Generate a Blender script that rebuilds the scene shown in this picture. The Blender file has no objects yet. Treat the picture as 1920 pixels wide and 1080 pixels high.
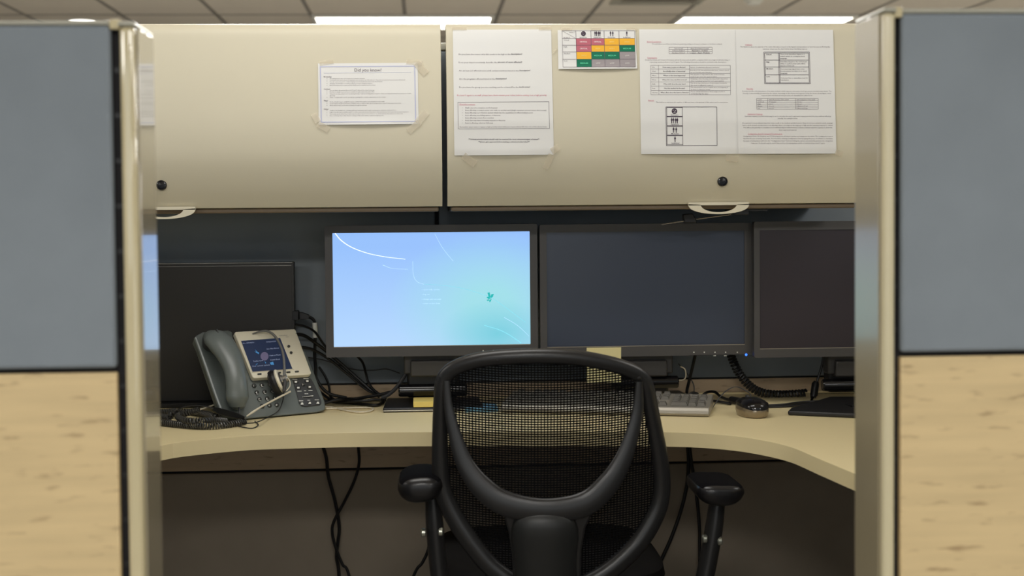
import bpy, bmesh, math, random
from mathutils import Vector as V, Matrix
random.seed(7)
S = bpy.context.scene
COL = S.collection

# ------------------------------------------------------------------ camera
CAM = V((0, 0, 1.195))
YAW, PIT, ROL = math.radians(3.6), math.radians(2.2), math.radians(0.5)
FPX, CX, CY = 2667.0, 960.0, 495.0
Fv = V((math.sin(YAW) * math.cos(PIT), math.cos(YAW) * math.cos(PIT), -math.sin(PIT)))
R0 = V((math.cos(YAW), -math.sin(YAW), 0))
U0 = R0.cross(Fv)
Rv = R0 * math.cos(ROL) - U0 * math.sin(ROL)
Uv = U0 * math.cos(ROL) + R0 * math.sin(ROL)
cd = bpy.data.cameras.new('camera')
cam = bpy.data.objects.new('camera', cd)
COL.objects.link(cam)
m3 = Matrix((Rv, Uv, -Fv)).transposed()
cam.matrix_world = Matrix.Translation(CAM) @ m3.to_4x4()
cd.sensor_width = 36.0
cd.lens = FPX / 1920 * 36.0
cd.shift_y = (CY - 540) / 1920
cd.clip_start = 0.05
cd.dof.use_dof = True
cd.dof.focus_distance = 3.12
cd.dof.aperture_fstop = 4.0
S.camera = cam

# ------------------------------------------------------------------ world, lamps, exposure
w = bpy.data.worlds.new('world')
S.world = w
w.use_nodes = True
w.node_tree.nodes['Background'].inputs[0].default_value = (0.9, 0.92, 1.0, 1)
w.node_tree.nodes['Background'].inputs[1].default_value = 0.03
S.view_settings.view_transform = 'Standard'
S.view_settings.look = 'None'
S.view_settings.gamma = 1
S.view_settings.exposure = 0.0
S.view_settings.use_curve_mapping = False
S.cycles.max_bounces = 8
S.cycles.diffuse_bounces = 5
S.cycles.glossy_bounces = 4
S.cycles.sample_clamp_indirect = 6.0
ZC = 2.47
def lamp(x, y, watts, col=(1.0, 0.98, 0.94)):
    ld = bpy.data.lights.new('troffer_lamp', 'AREA')
    ld.shape = 'RECTANGLE'
    ld.size, ld.size_y = 1.16, 0.56
    ld.energy = watts
    ld.color = col
    o = bpy.data.objects.new('troffer_lamp', ld)
    o.location = (x, y, ZC - 0.02)
    COL.objects.link(o)
for X in (-2.58, -0.14, 2.3):
    lamp(X, 2.42, 13.6)
    lamp(X, -0.7, 47)
    lamp(X, -3.1, 16)
    lamp(X, 4.8, 88)
    lamp(X, 7.2, 88)
for Y in (4.8, 7.2):
    lamp(4.74, Y, 110)
    lamp(7.18, Y, 110)
# added cool fill from behind the camera; the wall there has no windows
ld = bpy.data.lights.new('fill_light', 'AREA')
ld.shape = 'RECTANGLE'
ld.size, ld.size_y = 14.0, 1.5
ld.energy = 95
ld.color = (0.86, 0.94, 1.0)
fill = bpy.data.objects.new('fill_light', ld)
fill.location = (1, -6.9, 1.55)
fill.rotation_euler = (math.radians(90), 0, 0)
COL.objects.link(fill)

# ------------------------------------------------------------------ pixel helpers (1920x1080 photo -> place)
def ray(px, py):
    return Fv + Rv * ((px - CX) / FPX) - Uv * ((py - CY) / FPX)
def P(px, py, Y):
    d = ray(px, py)
    return CAM + d * (Y / d.y)
def PZ(px, py, z):
    d = ray(px, py)
    return CAM + d * ((z - CAM.z) / d.z)
def PN(px, py, A, n):
    d = ray(px, py)
    return CAM + d * ((A - CAM).dot(n) / d.dot(n))

# ------------------------------------------------------------------ materials
def lin(c):
    return tuple(((v / 255) / 12.92 if v / 255 <= 0.04045 else ((v / 255 + 0.055) / 1.055) ** 2.4) for v in c)
def mat(name, c, rough=0.5, metal=0.0, spec=0.5, coat=0.0, coat_r=0.05, noise=None, bump=None, emit=None, alpha=None, trans=None):
    """noise=(scale, amount, stretch xyz); bump=(scale, strength)"""
    m = bpy.data.materials.new(name)
    m.use_nodes = True
    nt = m.node_tree
    b = nt.nodes['Principled BSDF']
    L = lin(c)
    b.inputs['Base Color'].default_value = (*L, 1)
    b.inputs['Roughness'].default_value = rough
    b.inputs['Metallic'].default_value = metal
    b.inputs['Specular IOR Level'].default_value = spec
    b.inputs['Coat Weight'].default_value = coat
    b.inputs['Coat Roughness'].default_value = coat_r
    if alpha is not None:
        b.inputs['Alpha'].default_value = alpha
    if trans is not None:
        b.inputs['Transmission Weight'].default_value = trans
    if emit:
        b.inputs['Emission Color'].default_value = (*lin(emit[0]), 1)
        b.inputs['Emission Strength'].default_value = emit[1]
    tc = nt.nodes.new('ShaderNodeTexCoord')
    if noise:
        sc, am, st = noise
        mp = nt.nodes.new('ShaderNodeMapping')
        mp.inputs['Scale'].default_value = st
        nt.links.new(tc.outputs['Object'], mp.inputs[0])
        n = nt.nodes.new('ShaderNodeTexNoise')
        n.inputs['Scale'].default_value = sc
        n.inputs['Detail'].default_value = 5
        nt.links.new(mp.outputs[0], n.inputs['Vector'])
        r = nt.nodes.new('ShaderNodeMapRange')
        r.inputs[1].default_value, r.inputs[2].default_value = 0.3, 0.7
        r.inputs[3].default_value, r.inputs[4].default_value = 1 - am, 1 + am
        nt.links.new(n.outputs[0], r.inputs[0])
        mx = nt.nodes.new('ShaderNodeMix')
        mx.data_type = 'RGBA'
        mx.blend_type = 'MULTIPLY'
        mx.inputs[0].default_value = 1
        mx.inputs[6].default_value = (*L, 1)
        nt.links.new(r.outputs[0], mx.inputs[7])
        nt.links.new(mx.outputs[2], b.inputs['Base Color'])
    if bump:
        n = nt.nodes.new('ShaderNodeTexNoise')
        n.inputs['Scale'].default_value = bump[0]
        n.inputs['Detail'].default_value = 3
        nt.links.new(tc.outputs['Object'], n.inputs['Vector'])
        bp = nt.nodes.new('ShaderNodeBump')
        bp.inputs['Strength'].default_value = bump[1]
        bp.inputs['Distance'].default_value = 0.001
        nt.links.new(n.outputs[0], bp.inputs['Height'])
        nt.links.new(bp.outputs[0], b.inputs['Normal'])
    return m
def wood(name, base, fleck):
    m = mat(name, base, 0.45, noise=(3.0, 0.07, (2, 2, 26)))
    nt = m.node_tree
    b = nt.nodes['Principled BSDF']
    src = b.inputs['Base Color'].links[0].from_socket
    tc = nt.nodes.new('ShaderNodeTexCoord')
    mp = nt.nodes.new('ShaderNodeMapping')
    mp.inputs['Scale'].default_value = (14, 14, 62)
    mp.inputs['Rotation'].default_value = (0, math.radians(4), 0)
    nt.links.new(tc.outputs['Object'], mp.inputs[0])
    n = nt.nodes.new('ShaderNodeTexNoise')
    n.inputs['Scale'].default_value = 1.7
    n.inputs['Detail'].default_value = 2.5
    n.inputs['Roughness'].default_value = 0.5
    nt.links.new(mp.outputs[0], n.inputs['Vector'])
    r = nt.nodes.new('ShaderNodeMapRange')
    r.inputs[1].default_value, r.inputs[2].default_value = 0.60, 0.78
    r.inputs[3].default_value, r.inputs[4].default_value = 0.0, 0.75
    nt.links.new(n.outputs[0], r.inputs[0])
    mx = nt.nodes.new('ShaderNodeMix')
    mx.data_type = 'RGBA'
    nt.links.new(r.outputs[0], mx.inputs[0])
    nt.links.new(src, mx.inputs[6])
    mx.inputs[7].default_value = (*lin(fleck), 1)
    nt.links.new(mx.outputs[2], b.inputs['Base Color'])
    return m

FABRIC = mat('grey_blue_fabric', (139, 147, 154), 0.95, spec=0.1, noise=(9, 0.05, (1, 1, 1)), bump=(900, 0.25))
FABRIC_DK = FABRIC
FABRIC_TP = mat('taupe_fabric', (160, 148, 132), 0.95, spec=0.1, noise=(9, 0.05, (1, 1, 1)), bump=(900, 0.25))
WOOD = wood('beech_laminate', (221, 196, 148), (150, 120, 86))
WOOD_DK = wood('brown_laminate', (198, 174, 142), (130, 104, 78))
TRIM = mat('cream_trim_paint', (211, 198, 160), 0.09, coat=1.0, coat_r=0.06)
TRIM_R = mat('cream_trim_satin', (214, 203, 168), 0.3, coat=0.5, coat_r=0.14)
HBM = mat('headset_grey', (112, 110, 105), 0.35)
ENDT = mat('inner_shade_gloss', (168, 158, 132), 0.12, coat=1.0, coat_r=0.05)  # cream post tone darkened to carry the shade of the inner face
INNER_SHADE_R = mat('inner_shade_satin', (156, 145, 118), 0.3, coat=0.6, coat_r=0.12)
CAPM = mat('cap_paint', (176, 174, 160), 0.4)
DARK = mat('dark_recess', (22, 20, 24), 0.8)
BINP = mat('bin_paint', (214, 206, 183), 0.42, spec=0.35, noise=(2.2, 0.02, (1, 1, 1)), bump=(1500, 0.05))
BIND = mat('bin_case_paint', (178, 168, 142), 0.5)
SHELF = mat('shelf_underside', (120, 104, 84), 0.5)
DESK = mat('desk_laminate', (238, 220, 172), 0.38, spec=0.4, noise=(1.6, 0.02, (1, 1, 1)))
PAPER = mat('white_paper', (234, 233, 230), 0.8, spec=0.2)
TAPE = mat('clear_tape', (236, 226, 205), 0.25, alpha=0.28)
INK = mat('grey_ink', (112, 100, 110), 0.9)
INKB = mat('dark_ink', (70, 56, 74), 0.9)
INKP = mat('pink_ink', (214, 132, 150), 0.9)
INKL = mat('lilac_ink', (196, 198, 222), 0.9)
C_RED = mat('chart_red', (197, 108, 122), 0.8)
C_YEL = mat('chart_yellow', (250, 188, 58), 0.8)
C_GRN = mat('chart_green', (14, 116, 86), 0.8)
C_GRY = mat('chart_grey', (162, 154, 156), 0.8)
T_RED = mat('print_pale_pink', (250, 228, 230), 0.8)
T_YEL = mat('print_pale_yellow', (252, 224, 130), 0.8)
T_GRN = mat('print_pale_green', (100, 220, 170), 0.8)
T_GRY = mat('print_pale_grey', (222, 218, 214), 0.8)
BEZEL = mat('monitor_bezel', (74, 72, 72), 0.42, bump=(1200, 0.1))
BEZ_LINE = mat('bezel_edge', (170, 160, 145), 0.35)
BLACKP = mat('black_plastic', (26, 25, 26), 0.42, bump=(1500, 0.08))
BLACKG = mat('black_gloss', (18, 17, 19), 0.16)
GREYP = mat('grey_plastic', (58, 56, 55), 0.5)
SCR_OFF = mat('dark_screen', (62, 70, 88), 0.3, spec=0.5)
SCR_OFF2 = mat('dark_screen_warm', (54, 48, 54), 0.35, spec=0.4)
SCR_BLK = mat('black_panel', (50, 48, 46), 0.45, spec=0.4)
SILV = mat('silver_edge', (190, 186, 178), 0.25, metal=0.8)
CABLE = mat('black_cable', (20, 19, 20), 0.45)
CABLEG = mat('grey_cable', (74, 74, 76), 0.5)
WCABLE = mat('white_cable', (214, 204, 182), 0.5)
CHAIRP = mat('chair_plastic', (38, 37, 37), 0.3, bump=(1100, 0.12))
CHAIRD = mat('chair_spine_plastic', (36, 36, 35), 0.38, bump=(900, 0.15))
MESHF = mat('chair_mesh_fabric', (11, 11, 12), 0.85, spec=0.1)
ARMP = mat('armrest_vinyl', (24, 22, 23), 0.3)
ARMT = mat('armrest_top_foam', (17, 16, 18), 0.95, spec=0.05)
SEATF = mat('seat_fabric', (20, 19, 20), 0.7, spec=0.2)
STEEL = mat('bolt_steel', (205, 205, 190), 0.3, metal=0.9)
PHONE = mat('phone_plastic', (104, 110, 107), 0.32, bump=(1500, 0.08))
PHONED = mat('phone_dark_plastic', (62, 63, 64), 0.45)
PHONES = mat('phone_silver_plate', (236, 228, 204), 0.35)
KEYP = mat('phone_key', (58, 60, 58), 0.3)
WHITE = mat('white_print', (232, 232, 224), 0.7)
KEYB = mat('keyboard_silver', (156, 150, 138), 0.36, metal=0.3)
KEYC = mat('keyboard_key', (104, 100, 93), 0.5)
MOUSEB = mat('mouse_black_gloss', (26, 24, 24), 0.12)
MOUSES = mat('mouse_silver', (150, 138, 120), 0.25, metal=0.7)
STICK = mat('yellow_note', (236, 224, 168), 0.8)
STICK2 = mat('yellow_pad', (236, 212, 120), 0.8)
BLUEP = mat('blue_cover', (104, 150, 176), 0.5)
CARPET = mat('carpet', (122, 118, 112), 1.0, spec=0.0, noise=(60, 0.15, (1, 1, 1)))
CEIL = mat('ceiling_tile', (226, 219, 205), 0.95, spec=0.1, noise=(4, 0.02, (1, 1, 1)))
GRID = mat('ceiling_grid_paint', (150, 146, 138), 0.6)
WALLM = mat('wall_paint', (206, 204, 198), 0.9)
LIGHTM = mat('lamp_diffuser', (250, 250, 245), 0.5, emit=((255, 250, 240), 7.0))
DLIGHT = mat('downlight_lens', (250, 250, 245), 0.5, emit=((255, 250, 240), 3.0))
LED = mat('blue_led', (60, 120, 255), 0.5, emit=((50, 110, 255), 2.2))

# ------------------------------------------------------------------ mesh helpers: each returns (verts, faces)
def box(x0, x1, y0, y1, z0, z1):
    v = [V((x, y, z)) for x in (x0, x1) for y in (y0, y1) for z in (z0, z1)]
    f = [(0, 1, 3, 2), (4, 6, 7, 5), (0, 4, 5, 1), (2, 3, 7, 6), (0, 2, 6, 4), (1, 5, 7, 3)]
    return v, f
def obox(c, u, v_, w_, a, b, d):
    vs = [c + u * (sx * a) + v_ * (sy * b) + w_ * (sz * d) for sx in (-1, 1) for sy in (-1, 1) for sz in (-1, 1)]
    return vs, box(0, 1, 0, 1, 0, 1)[1]
def prism(pts, off):
    """polygon (list of points) extruded by vector off"""
    n = len(pts)
    vs = [V(p) for p in pts] + [V(p) + off for p in pts]
    fs = [tuple(range(n - 1, -1, -1)), tuple(range(n, 2 * n))]
    fs += [(i, (i + 1) % n, n + (i + 1) % n, n + i) for i in range(n)]
    return vs, fs
def loft(secs, closed=True, caps=True):
    n = len(secs[0])
    vs = [V(p) for s in secs for p in s]
    fs = []
    for k in range(len(secs) - 1):
        for i in range(n if closed else n - 1):
            j = (i + 1) % n
            fs.append((k * n + i, k * n + j, (k + 1) * n + j, (k + 1) * n + i))
    if caps and closed:
        fs.append(tuple(range(n - 1, -1, -1)))
        fs.append(tuple(range((len(secs) - 1) * n, len(secs) * n)))
    return vs, fs
def smooth(pts, k=8, closed=False):
    pts = [V(p) for p in pts]
    n = len(pts)
    out = []
    rng = range(n) if closed else range(n - 1)
    for i in rng:
        if closed:
            a, b, c, d = pts[i - 1], pts[i], pts[(i + 1) % n], pts[(i + 2) % n]
        else:
            b, c = pts[i], pts[i + 1]
            a = pts[i - 1] if i else b * 2 - c
            d = pts[i + 2] if i + 2 < n else c * 2 - b
        for j in range(k):
            t = j / k
            out.append(0.5 * ((2 * b) + (c - a) * t + (2 * a - 5 * b + 4 * c - d) * t * t + (3 * b - a - 3 * c + d) * t ** 3))
    if not closed:
        out.append(pts[-1])
    return out
def interp(vals, m):
    n = len(vals)
    o = []
    for i in range(m):
        t = i / (m - 1) * (n - 1)
        k = min(int(t), n - 2)
        o.append(vals[k] * (1 - (t - k)) + vals[k + 1] * (t - k))
    return o
def frames(pts, closed=False, up=None):
    fr = []
    n = len(pts)
    prev = None
    for i in range(n):
        if closed:
            t = pts[(i + 1) % n] - pts[i - 1]
        else:
            t = pts[min(i + 1, n - 1)] - pts[max(i - 1, 0)]
        t = t.normalized() if t.length > 1e-9 else V((0, 0, 1))
        if up is not None:
            a = up - t * up.dot(t)
        elif prev is None:
            h = V((0, 0, 1)) if abs(t.z) < 0.9 else V((1, 0, 0))
            a = h - t * h.dot(t)
        else:
            a = prev - t * prev.dot(t)
        a.normalize()
        prev = a
        fr.append((pts[i], a, t.cross(a), t))
    return fr
def tube(pts, r, n=8, closed=False, flat=1.0, up=None):
    """r: number or list (half width); along 'a' axis radius is r*flat"""
    m = len(pts)
    rs = r if isinstance(r, list) else [r] * m
    if len(rs) != m:
        rs = interp(rs, m)
    secs = []
    for (p, a, b, t), q in zip(frames(pts, closed, up), rs):
        secs.append([p + a * (q * flat * math.cos(2 * math.pi * i / n)) + b * (q * math.sin(2 * math.pi * i / n)) for i in range(n)])
    if closed:
        secs.append(secs[0])
        v, f = loft(secs, True, False)
        k = (m) * n
        f = [tuple(i if i < k else i - k for i in q) for q in f]
        return v[:k], f
    return loft(secs)
def lathe(prof, o, ax, n=24):
    ax = V(ax).normalized()
    h = V((0, 0, 1)) if abs(ax.z) < 0.9 else V((1, 0, 0))
    a = (h - ax * h.dot(ax)).normalized()
    b = ax.cross(a)
    secs = [[V(o) + ax * hh + a * (max(r, 1e-5) * math.cos(2 * math.pi * i / n)) + b * (max(r, 1e-5) * math.sin(2 * math.pi * i / n)) for i in range(n)] for r, hh in prof]
    return loft(secs)
def coil(path, Rr, r, pitch, n=5, seg=9):
    """helix of wire radius r around path"""
    fr = frames(path)
    pts = []
    dist = 0
    ph = 0
    for k in range(len(fr) - 1):
        p, a, b, t = fr[k]
        q, a2, b2, t2 = fr[k + 1]
        L = (q - p).length
        st = max(2, int(L / pitch * seg))
        for i in range(st):
            f = i / st
            c = p.lerp(q, f)
            aa, bb = a.lerp(a2, f), b.lerp(b2, f)
            pts.append(c + aa * (Rr * math.cos(ph)) + bb * (Rr * math.sin(ph)))
            ph += 2 * math.pi * (L / st) / pitch
    return tube(pts, r, n)
def join(*gs):
    vs, fs = [], []
    for v, f in gs:
        k = len(vs)
        vs += list(v)
        fs += [tuple(i + k for i in q) for q in f]
    return vs, fs

def mesh_of(name, geo, m, smooth_=True):
    me = bpy.data.meshes.new(name)
    me.from_pydata([tuple(v) for v in geo[0]], [], geo[1])
    bm = bmesh.new()
    bm.from_mesh(me)
    bmesh.ops.recalc_face_normals(bm, faces=bm.faces)
    bm.to_mesh(me)
    bm.free()
    if smooth_:
        me.shade_smooth()
        me.set_sharp_from_angle(angle=math.radians(38))
    me.materials.append(m)
    return me
ROOT = {}
def thing(name, label, cat, loc, group=None, kind=None):
    o = bpy.data.objects.new(name, None)
    o.empty_display_size = 0.05
    COL.objects.link(o)
    o.location = loc
    ROOT[o] = V(loc)
    if label:
        o['label'] = label
    if cat:
        o['category'] = cat
    if group:
        o['group'] = group
    if kind:
        o['kind'] = kind
    return o
def part(name, geo, m, parent, bevel=0, seg=2, label=None, kind=None, sm=True, solid=0, sub=0):
    L = ROOT[parent]
    me = mesh_of(name, ([v - L for v in geo[0]], geo[1]), m, sm)
    o = bpy.data.objects.new(name, me)
    COL.objects.link(o)
    o.parent = parent
    ROOT[o] = L
    if bevel:
        md = o.modifiers.new('bevel', 'BEVEL')
        md.width = bevel
        md.segments = seg
        md.limit_method = 'ANGLE'
        md.angle_limit = math.radians(40)
    if solid:
        md = o.modifiers.new('solid', 'SOLIDIFY')
        md.thickness = solid
    if sub:
        md = o.modifiers.new('sub', 'SUBSURF')
        md.levels = md.render_levels = sub
    if label:
        o['label'] = label
    if kind:
        o['kind'] = kind
    return o
def on_desk(geo):
    return [V((v.x, v.y, max(v.z, ZD + 0.0004))) if ZD - 0.02 < v.z and v.y > 2.9 else v for v in geo[0]], geo[1]
def single(name, geo, m, label=None, cat=None, group=None, kind=None, bevel=0, seg=2, sm=True, sub=0):
    n = len(geo[0])
    c = V((sum(v.x for v in geo[0]) / n, sum(v.y for v in geo[0]) / n, min(v.z for v in geo[0])))
    me = mesh_of(name, ([v - c for v in geo[0]], geo[1]), m, sm)
    o = bpy.data.objects.new(name, me)
    COL.objects.link(o)
    o.location = c
    ROOT[o] = c
    if bevel:
        md = o.modifiers.new('bevel', 'BEVEL')
        md.width = bevel
        md.segments = seg
        md.limit_method = 'ANGLE'
    if sub:
        md = o.modifiers.new('sub', 'SUBSURF')
        md.levels = md.render_levels = sub
    if label:
        o['label'] = label
    if cat:
        o['category'] = cat
    if group:
        o['group'] = group
    if kind:
        o['kind'] = kind
    return o
def struct(name, geo, m, **k):
    return single(name, geo, m, kind='structure', **k)

# ------------------------------------------------------------------ flat lettering
_tc = bpy.data.curves.new('lettering', 'FONT')
_to = bpy.data.objects.new('lettering', _tc)
COL.objects.link(_to)
def text2d(body, bold=0.0, res=1):
    """outline mesh of a line of text: (list of (x,y), faces), 1 unit = text size"""
    _tc.body = body
    _tc.resolution_u = res
    _tc.offset = bold
    _tc.size = 1.0
    dg = bpy.context.evaluated_depsgraph_get()
    dg.update()
    me = bpy.data.meshes.new_from_object(_to.evaluated_get(dg))
    vs = [(v.co.x, v.co.y) for v in me.vertices]
    fs = [tuple(p.vertices) for p in me.polygons]
    bpy.data.meshes.remove(me)
    return vs, fs
class Sheet:
    """collects flat print given in photo pixels, by ink; fn maps (px,py) to a point on the surface"""
    def __init__(self, fn):
        self.fn = fn
        self.g = {}
    def add(self, ink, pts, faces):
        vs, fs = self.g.setdefault(ink, ([], []))
        k = len(vs)
        vs += [self.fn(x, y) for x, y in pts]
        fs += [tuple(i + k for i in f) for f in faces]
    def text(self, x, y, body, h, ink, w=None, al='l', bold=0.0, res=1, sl=0.0):
        vs, fs = text2d(body, bold, res)
        if not vs:
            return
        x0, x1 = min(a for a, b in vs), max(a for a, b in vs)
        sx = h if w is None else w / (x1 - x0)
        o = x - (0 if al == 'l' else (x1 - x0) * sx * (0.5 if al == 'c' else 1))
        self.add(ink, [(o + (a - x0) * sx, y - b * h + sl * (o + (a - x0) * sx - x)) for a, b in vs], fs)
    def rect(self, x0, y0, x1, y1, ink, sk=0.0, ox=0.0):
        self.add(ink, [(x0 + sk * (y0 - ox), y0), (x1 + sk * (y0 - ox), y0), (x1 + sk * (y1 - ox), y1), (x0 + sk * (y1 - ox), y1)], [(0, 1, 2, 3)])
    def line(self, x0, y0, x1, y1, t, ink):
        d = V((x1 - x0, y1 - y0))
        n = V((-d.y, d.x)).normalized() * (t / 2)
        m = max(1, int(d.length / 5))
        pts = []
        for i in range(m + 1):
            x, y = x0 + d.x * i / m, y0 + d.y * i / m
            pts += [(x + n.x, y + n.y), (x - n.x, y - n.y)]
        self.add(ink, pts, [(2 * i, 2 * i + 1, 2 * i + 3, 2 * i + 2) for i in range(m)])
    def disc(self, x, y, rx, ry, ink, n=14):
        self.add(ink, [(x + rx * math.cos(2 * math.pi * i / n), y + ry * math.sin(2 * math.pi * i / n)) for i in range(n)], [tuple(range(n))])
    def build(self, parent, name):
        geos = list(self.g.items())
        vs, fs = join(*[g for _, g in geos])
        o = part(name, (vs, fs), geos[0][0], parent, sm=False)
        k = 0
        for i, (ink, g) in enumerate(geos):
            if i:
                o.data.materials.append(ink)
            for _ in g[1]:
                o.data.polygons[k].material_index = i
                k += 1
        return o

# ================================================================== SETTING
struct('floor', box(-9, 11, -7, 19, -0.05, 0), CARPET)
struct('ceiling', box(-9, 11, -7, 19, ZC, ZC + 0.05), CEIL)
struct('wall_back', box(-9, 11, 19, 19.1, 0, ZC), WALLM)
struct('wall_front', box(-9, 11, -7.1, -7, 0, ZC), WALLM)
struct('wall_left', box(-9.1, -9, -7, 19, 0, ZC), WALLM)
struct('wall_right', box(11, 11.1, -7, 19, 0, ZC), WALLM)
YL = PZ(755, 27, ZC).y
XL0, XL1 = P(583, 27, YL).x, P(928, 27, YL).x
XR0 = P(1277, 27, YL).x
g = []
k = -12
while XL0 + 0.61 * k < 9:
    x = XL0 + 0.607 * k
    if x > -8.5:
        g.append(box(x - 0.012, x + 0.012, 4, 18.5, ZC - 0.004, ZC + 0.001))
    k += 1
for k in range(-4, 8):
    y = YL + 1.22 * k
    g.append(box(-8.5, 9.5, y - 0.012, y + 0.012, ZC - 0.004, ZC + 0.001))
struct('trim_1', join(*g), GRID)
def fixture(x0, x1, y0, y1, label):
    t = thing('ceiling_light', label, 'ceiling light', ((x0 + x1) / 2, (y0 + y1) / 2, ZC - 0.02), 'lit ceiling light panels')
    b = 0.025
    fr = join(box(x0, x1, y0, y0 + b, ZC - 0.02, ZC + 0.002), box(x0, x1, y1 - b, y1, ZC - 0.02, ZC + 0.002),
              box(x0, x0 + b, y0 + b, y1 - b, ZC - 0.02, ZC + 0.002), box(x1 - b, x1, y0 + b, y1 - b, ZC - 0.02, ZC + 0.002))
    part('frame', fr, WHITE, t, sm=False)
    part('diffuser', box(x0 + b, x1 - b, y0 + b, y1 - b, ZC - 0.014, ZC - 0.004), LIGHTM, t, sm=False)
fixture(XL0, XL1, YL, YL + 0.62, 'bright rectangular ceiling light seen above the gap between the overhead bins')
fixture(XR0, XR0 + (XL1 - XL0), YL, YL + 0.62, 'bright rectangular ceiling light seen above the right overhead bin beside the post')
c = PZ(154, 37, ZC)
t = thing('recessed_downlight', 'small round white downlight in the ceiling above the left partition', 'ceiling light', (c.x, c.y, ZC - 0.012))
part('trim_ring', lathe([(0.085, 0), (0.1, -0.004), (0.1, -0.012), (0.08, -0.012)], (c.x, c.y, ZC), (0, 0, 1), 28), WHITE, t)
part('lens', lathe([(0.082, -0.006), (0.082, -0.0125), (0.0, -0.0125)], (c.x, c.y, ZC), (0, 0, 1), 28), DLIGHT, t)
c = PZ(1413, -1, ZC)
t = thing('smoke_detector', 'small pale round detector on the ceiling at the top edge of the photo', 'smoke detector', (c.x, c.y, ZC - 0.03))
part('base_plate', lathe([(0.06, 0), (0.06, -0.012), (0.05, -0.014)], (c.x, c.y, ZC), (0, 0, 1), 24), WHITE, t)
part('dome', lathe([(0.048, -0.012), (0.042, -0.028), (0.02, -0.035), (0, -0.036)], (c.x, c.y, ZC), (0, 0, 1), 24), WHITE, t)
a, b = PZ(1143, 6, ZC), PZ(1310, 6, ZC)
t = thing('air_vent', 'square ceiling air vent frame at the top edge of the photo', 'air vent', ((a.x + b.x) / 2, a.y - 0.3, ZC - 0.015))
part('frame', join(box(a.x, b.x, a.y - 0.6, a.y - 0.55, ZC - 0.012, ZC), box(a.x, b.x, a.y - 0.05, a.y, ZC - 0.012, ZC),
                   box(a.x, a.x + 0.05, a.y - 0.55, a.y - 0.05, ZC - 0.012, ZC), box(b.x - 0.05, b.x, a.y - 0.55, a.y - 0.05, ZC - 0.012, ZC)), CAPM, t, sm=False)
for k in range(4):
    yy = a.y - 0.5 + k * 0.11
    part('slat', obox(V(((a.x + b.x) / 2, yy + 0.05, ZC - 0.006)), V((1, 0, 0)), V((0, 0.9, 0.05)), V((0, 0, 1)), (b.x - a.x) / 2 - 0.05, 0.04, 0.002), GRID, t, sm=False)

# ================================================================== NEAR PARTITIONS (entrance of the cubicle)
YF = 1.75
def near_partition(side):
    s = -1 if side == 'left' else 1
    if side == 'left':
        xe = [P(258, 400, YF - 0.005).x, P(229, 400, YF - 0.005).x, P(213, 400, YF).x]
        ztile, zmid, zpost, zcap = P(120, 46, YF).z, P(120, 696, YF).z, P(243, 41, YF).z, P(120, 39, YF).z
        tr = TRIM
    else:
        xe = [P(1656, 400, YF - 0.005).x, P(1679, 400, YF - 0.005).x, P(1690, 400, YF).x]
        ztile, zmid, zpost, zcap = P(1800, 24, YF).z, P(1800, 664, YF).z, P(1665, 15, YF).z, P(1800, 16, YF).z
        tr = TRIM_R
    xo = xe[2] + s * 0.75
    lo, hi = (lambda a, b: (min(a, b), max(a, b)))(xe[2], xo)
    nm = 'left' if s < 0 else 'right'
    t = thing('cubicle_partition', 'grey fabric and beech entrance partition at the %s edge of the photo' % nm, 'partition', ((lo + hi) / 2, YF + 0.05, 0), 'partitions flanking the cubicle entrance')
    part('fabric_tile', box(lo, hi, YF, YF + 0.012, zmid + 0.003, ztile), FABRIC, t, bevel=0.005, seg=3)
    part('wood_tile', box(lo, hi, YF + 0.001, YF + 0.013, 0.12, zmid - 0.003), WOOD, t, bevel=0.002)
    part('core', box(lo, hi, YF + 0.013, YF + 0.088, 0.02, ztile - 0.004), DARK, t)
    part('fabric_tile', box(lo, hi, YF + 0.089, YF + 0.1, 0.12, ztile), FABRIC_DK, t, bevel=0.004)
    part('top_cap', box(lo, hi, YF - 0.003, YF + 0.103, ztile - 0.001, zcap), CAPM, t, bevel=0.004, seg=3)
    l2, h2 = sorted((xe[1], xe[2]))
    part('slotted_strip', box(l2, h2, YF + 0.012, YF + 0.09, 0.02, ztile - 0.006), DARK, t)
    cap2 = box(l2 - 0.001, h2 + 0.001, YF - 0.002, YF + 0.1, ztile - 0.006, zcap + 0.002)
    part('strip_cap', cap2, TRIM, t, bevel=0.002)
    for k in range(24):
        z = 0.1 + k * 0.055
        if z < ztile - 0.03:
            part('slot_bridge', box(l2 + 0.001, h2 - 0.001, YF + 0.0105, YF + 0.0125, z, z + 0.006), BLACKP, t, sm=False)
    l3, h3 = sorted((xe[0], xe[1]))
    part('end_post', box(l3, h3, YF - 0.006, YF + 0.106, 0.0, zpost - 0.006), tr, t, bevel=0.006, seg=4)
    l4, h4 = sorted((xe[0], xe[0] - s * 0.003))
    part('inner_face_shade', box(l4, h4, YF + 0.004, YF + 0.102, 0.0, zpost - 0.007), ENDT if s < 0 else INNER_SHADE_R, t, bevel=0.001, label='inner post face with shade in its colour')  # thin slab on the post's inner face, shade painted into its colour
    part('post_cap', box(l3 - 0.001, h3 + 0.001, YF - 0.008, YF + 0.108, zpost - 0.006, zpost), CAPM, t, bevel=0.003, seg=3)
near_partition('left')
near_partition('right')

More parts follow.
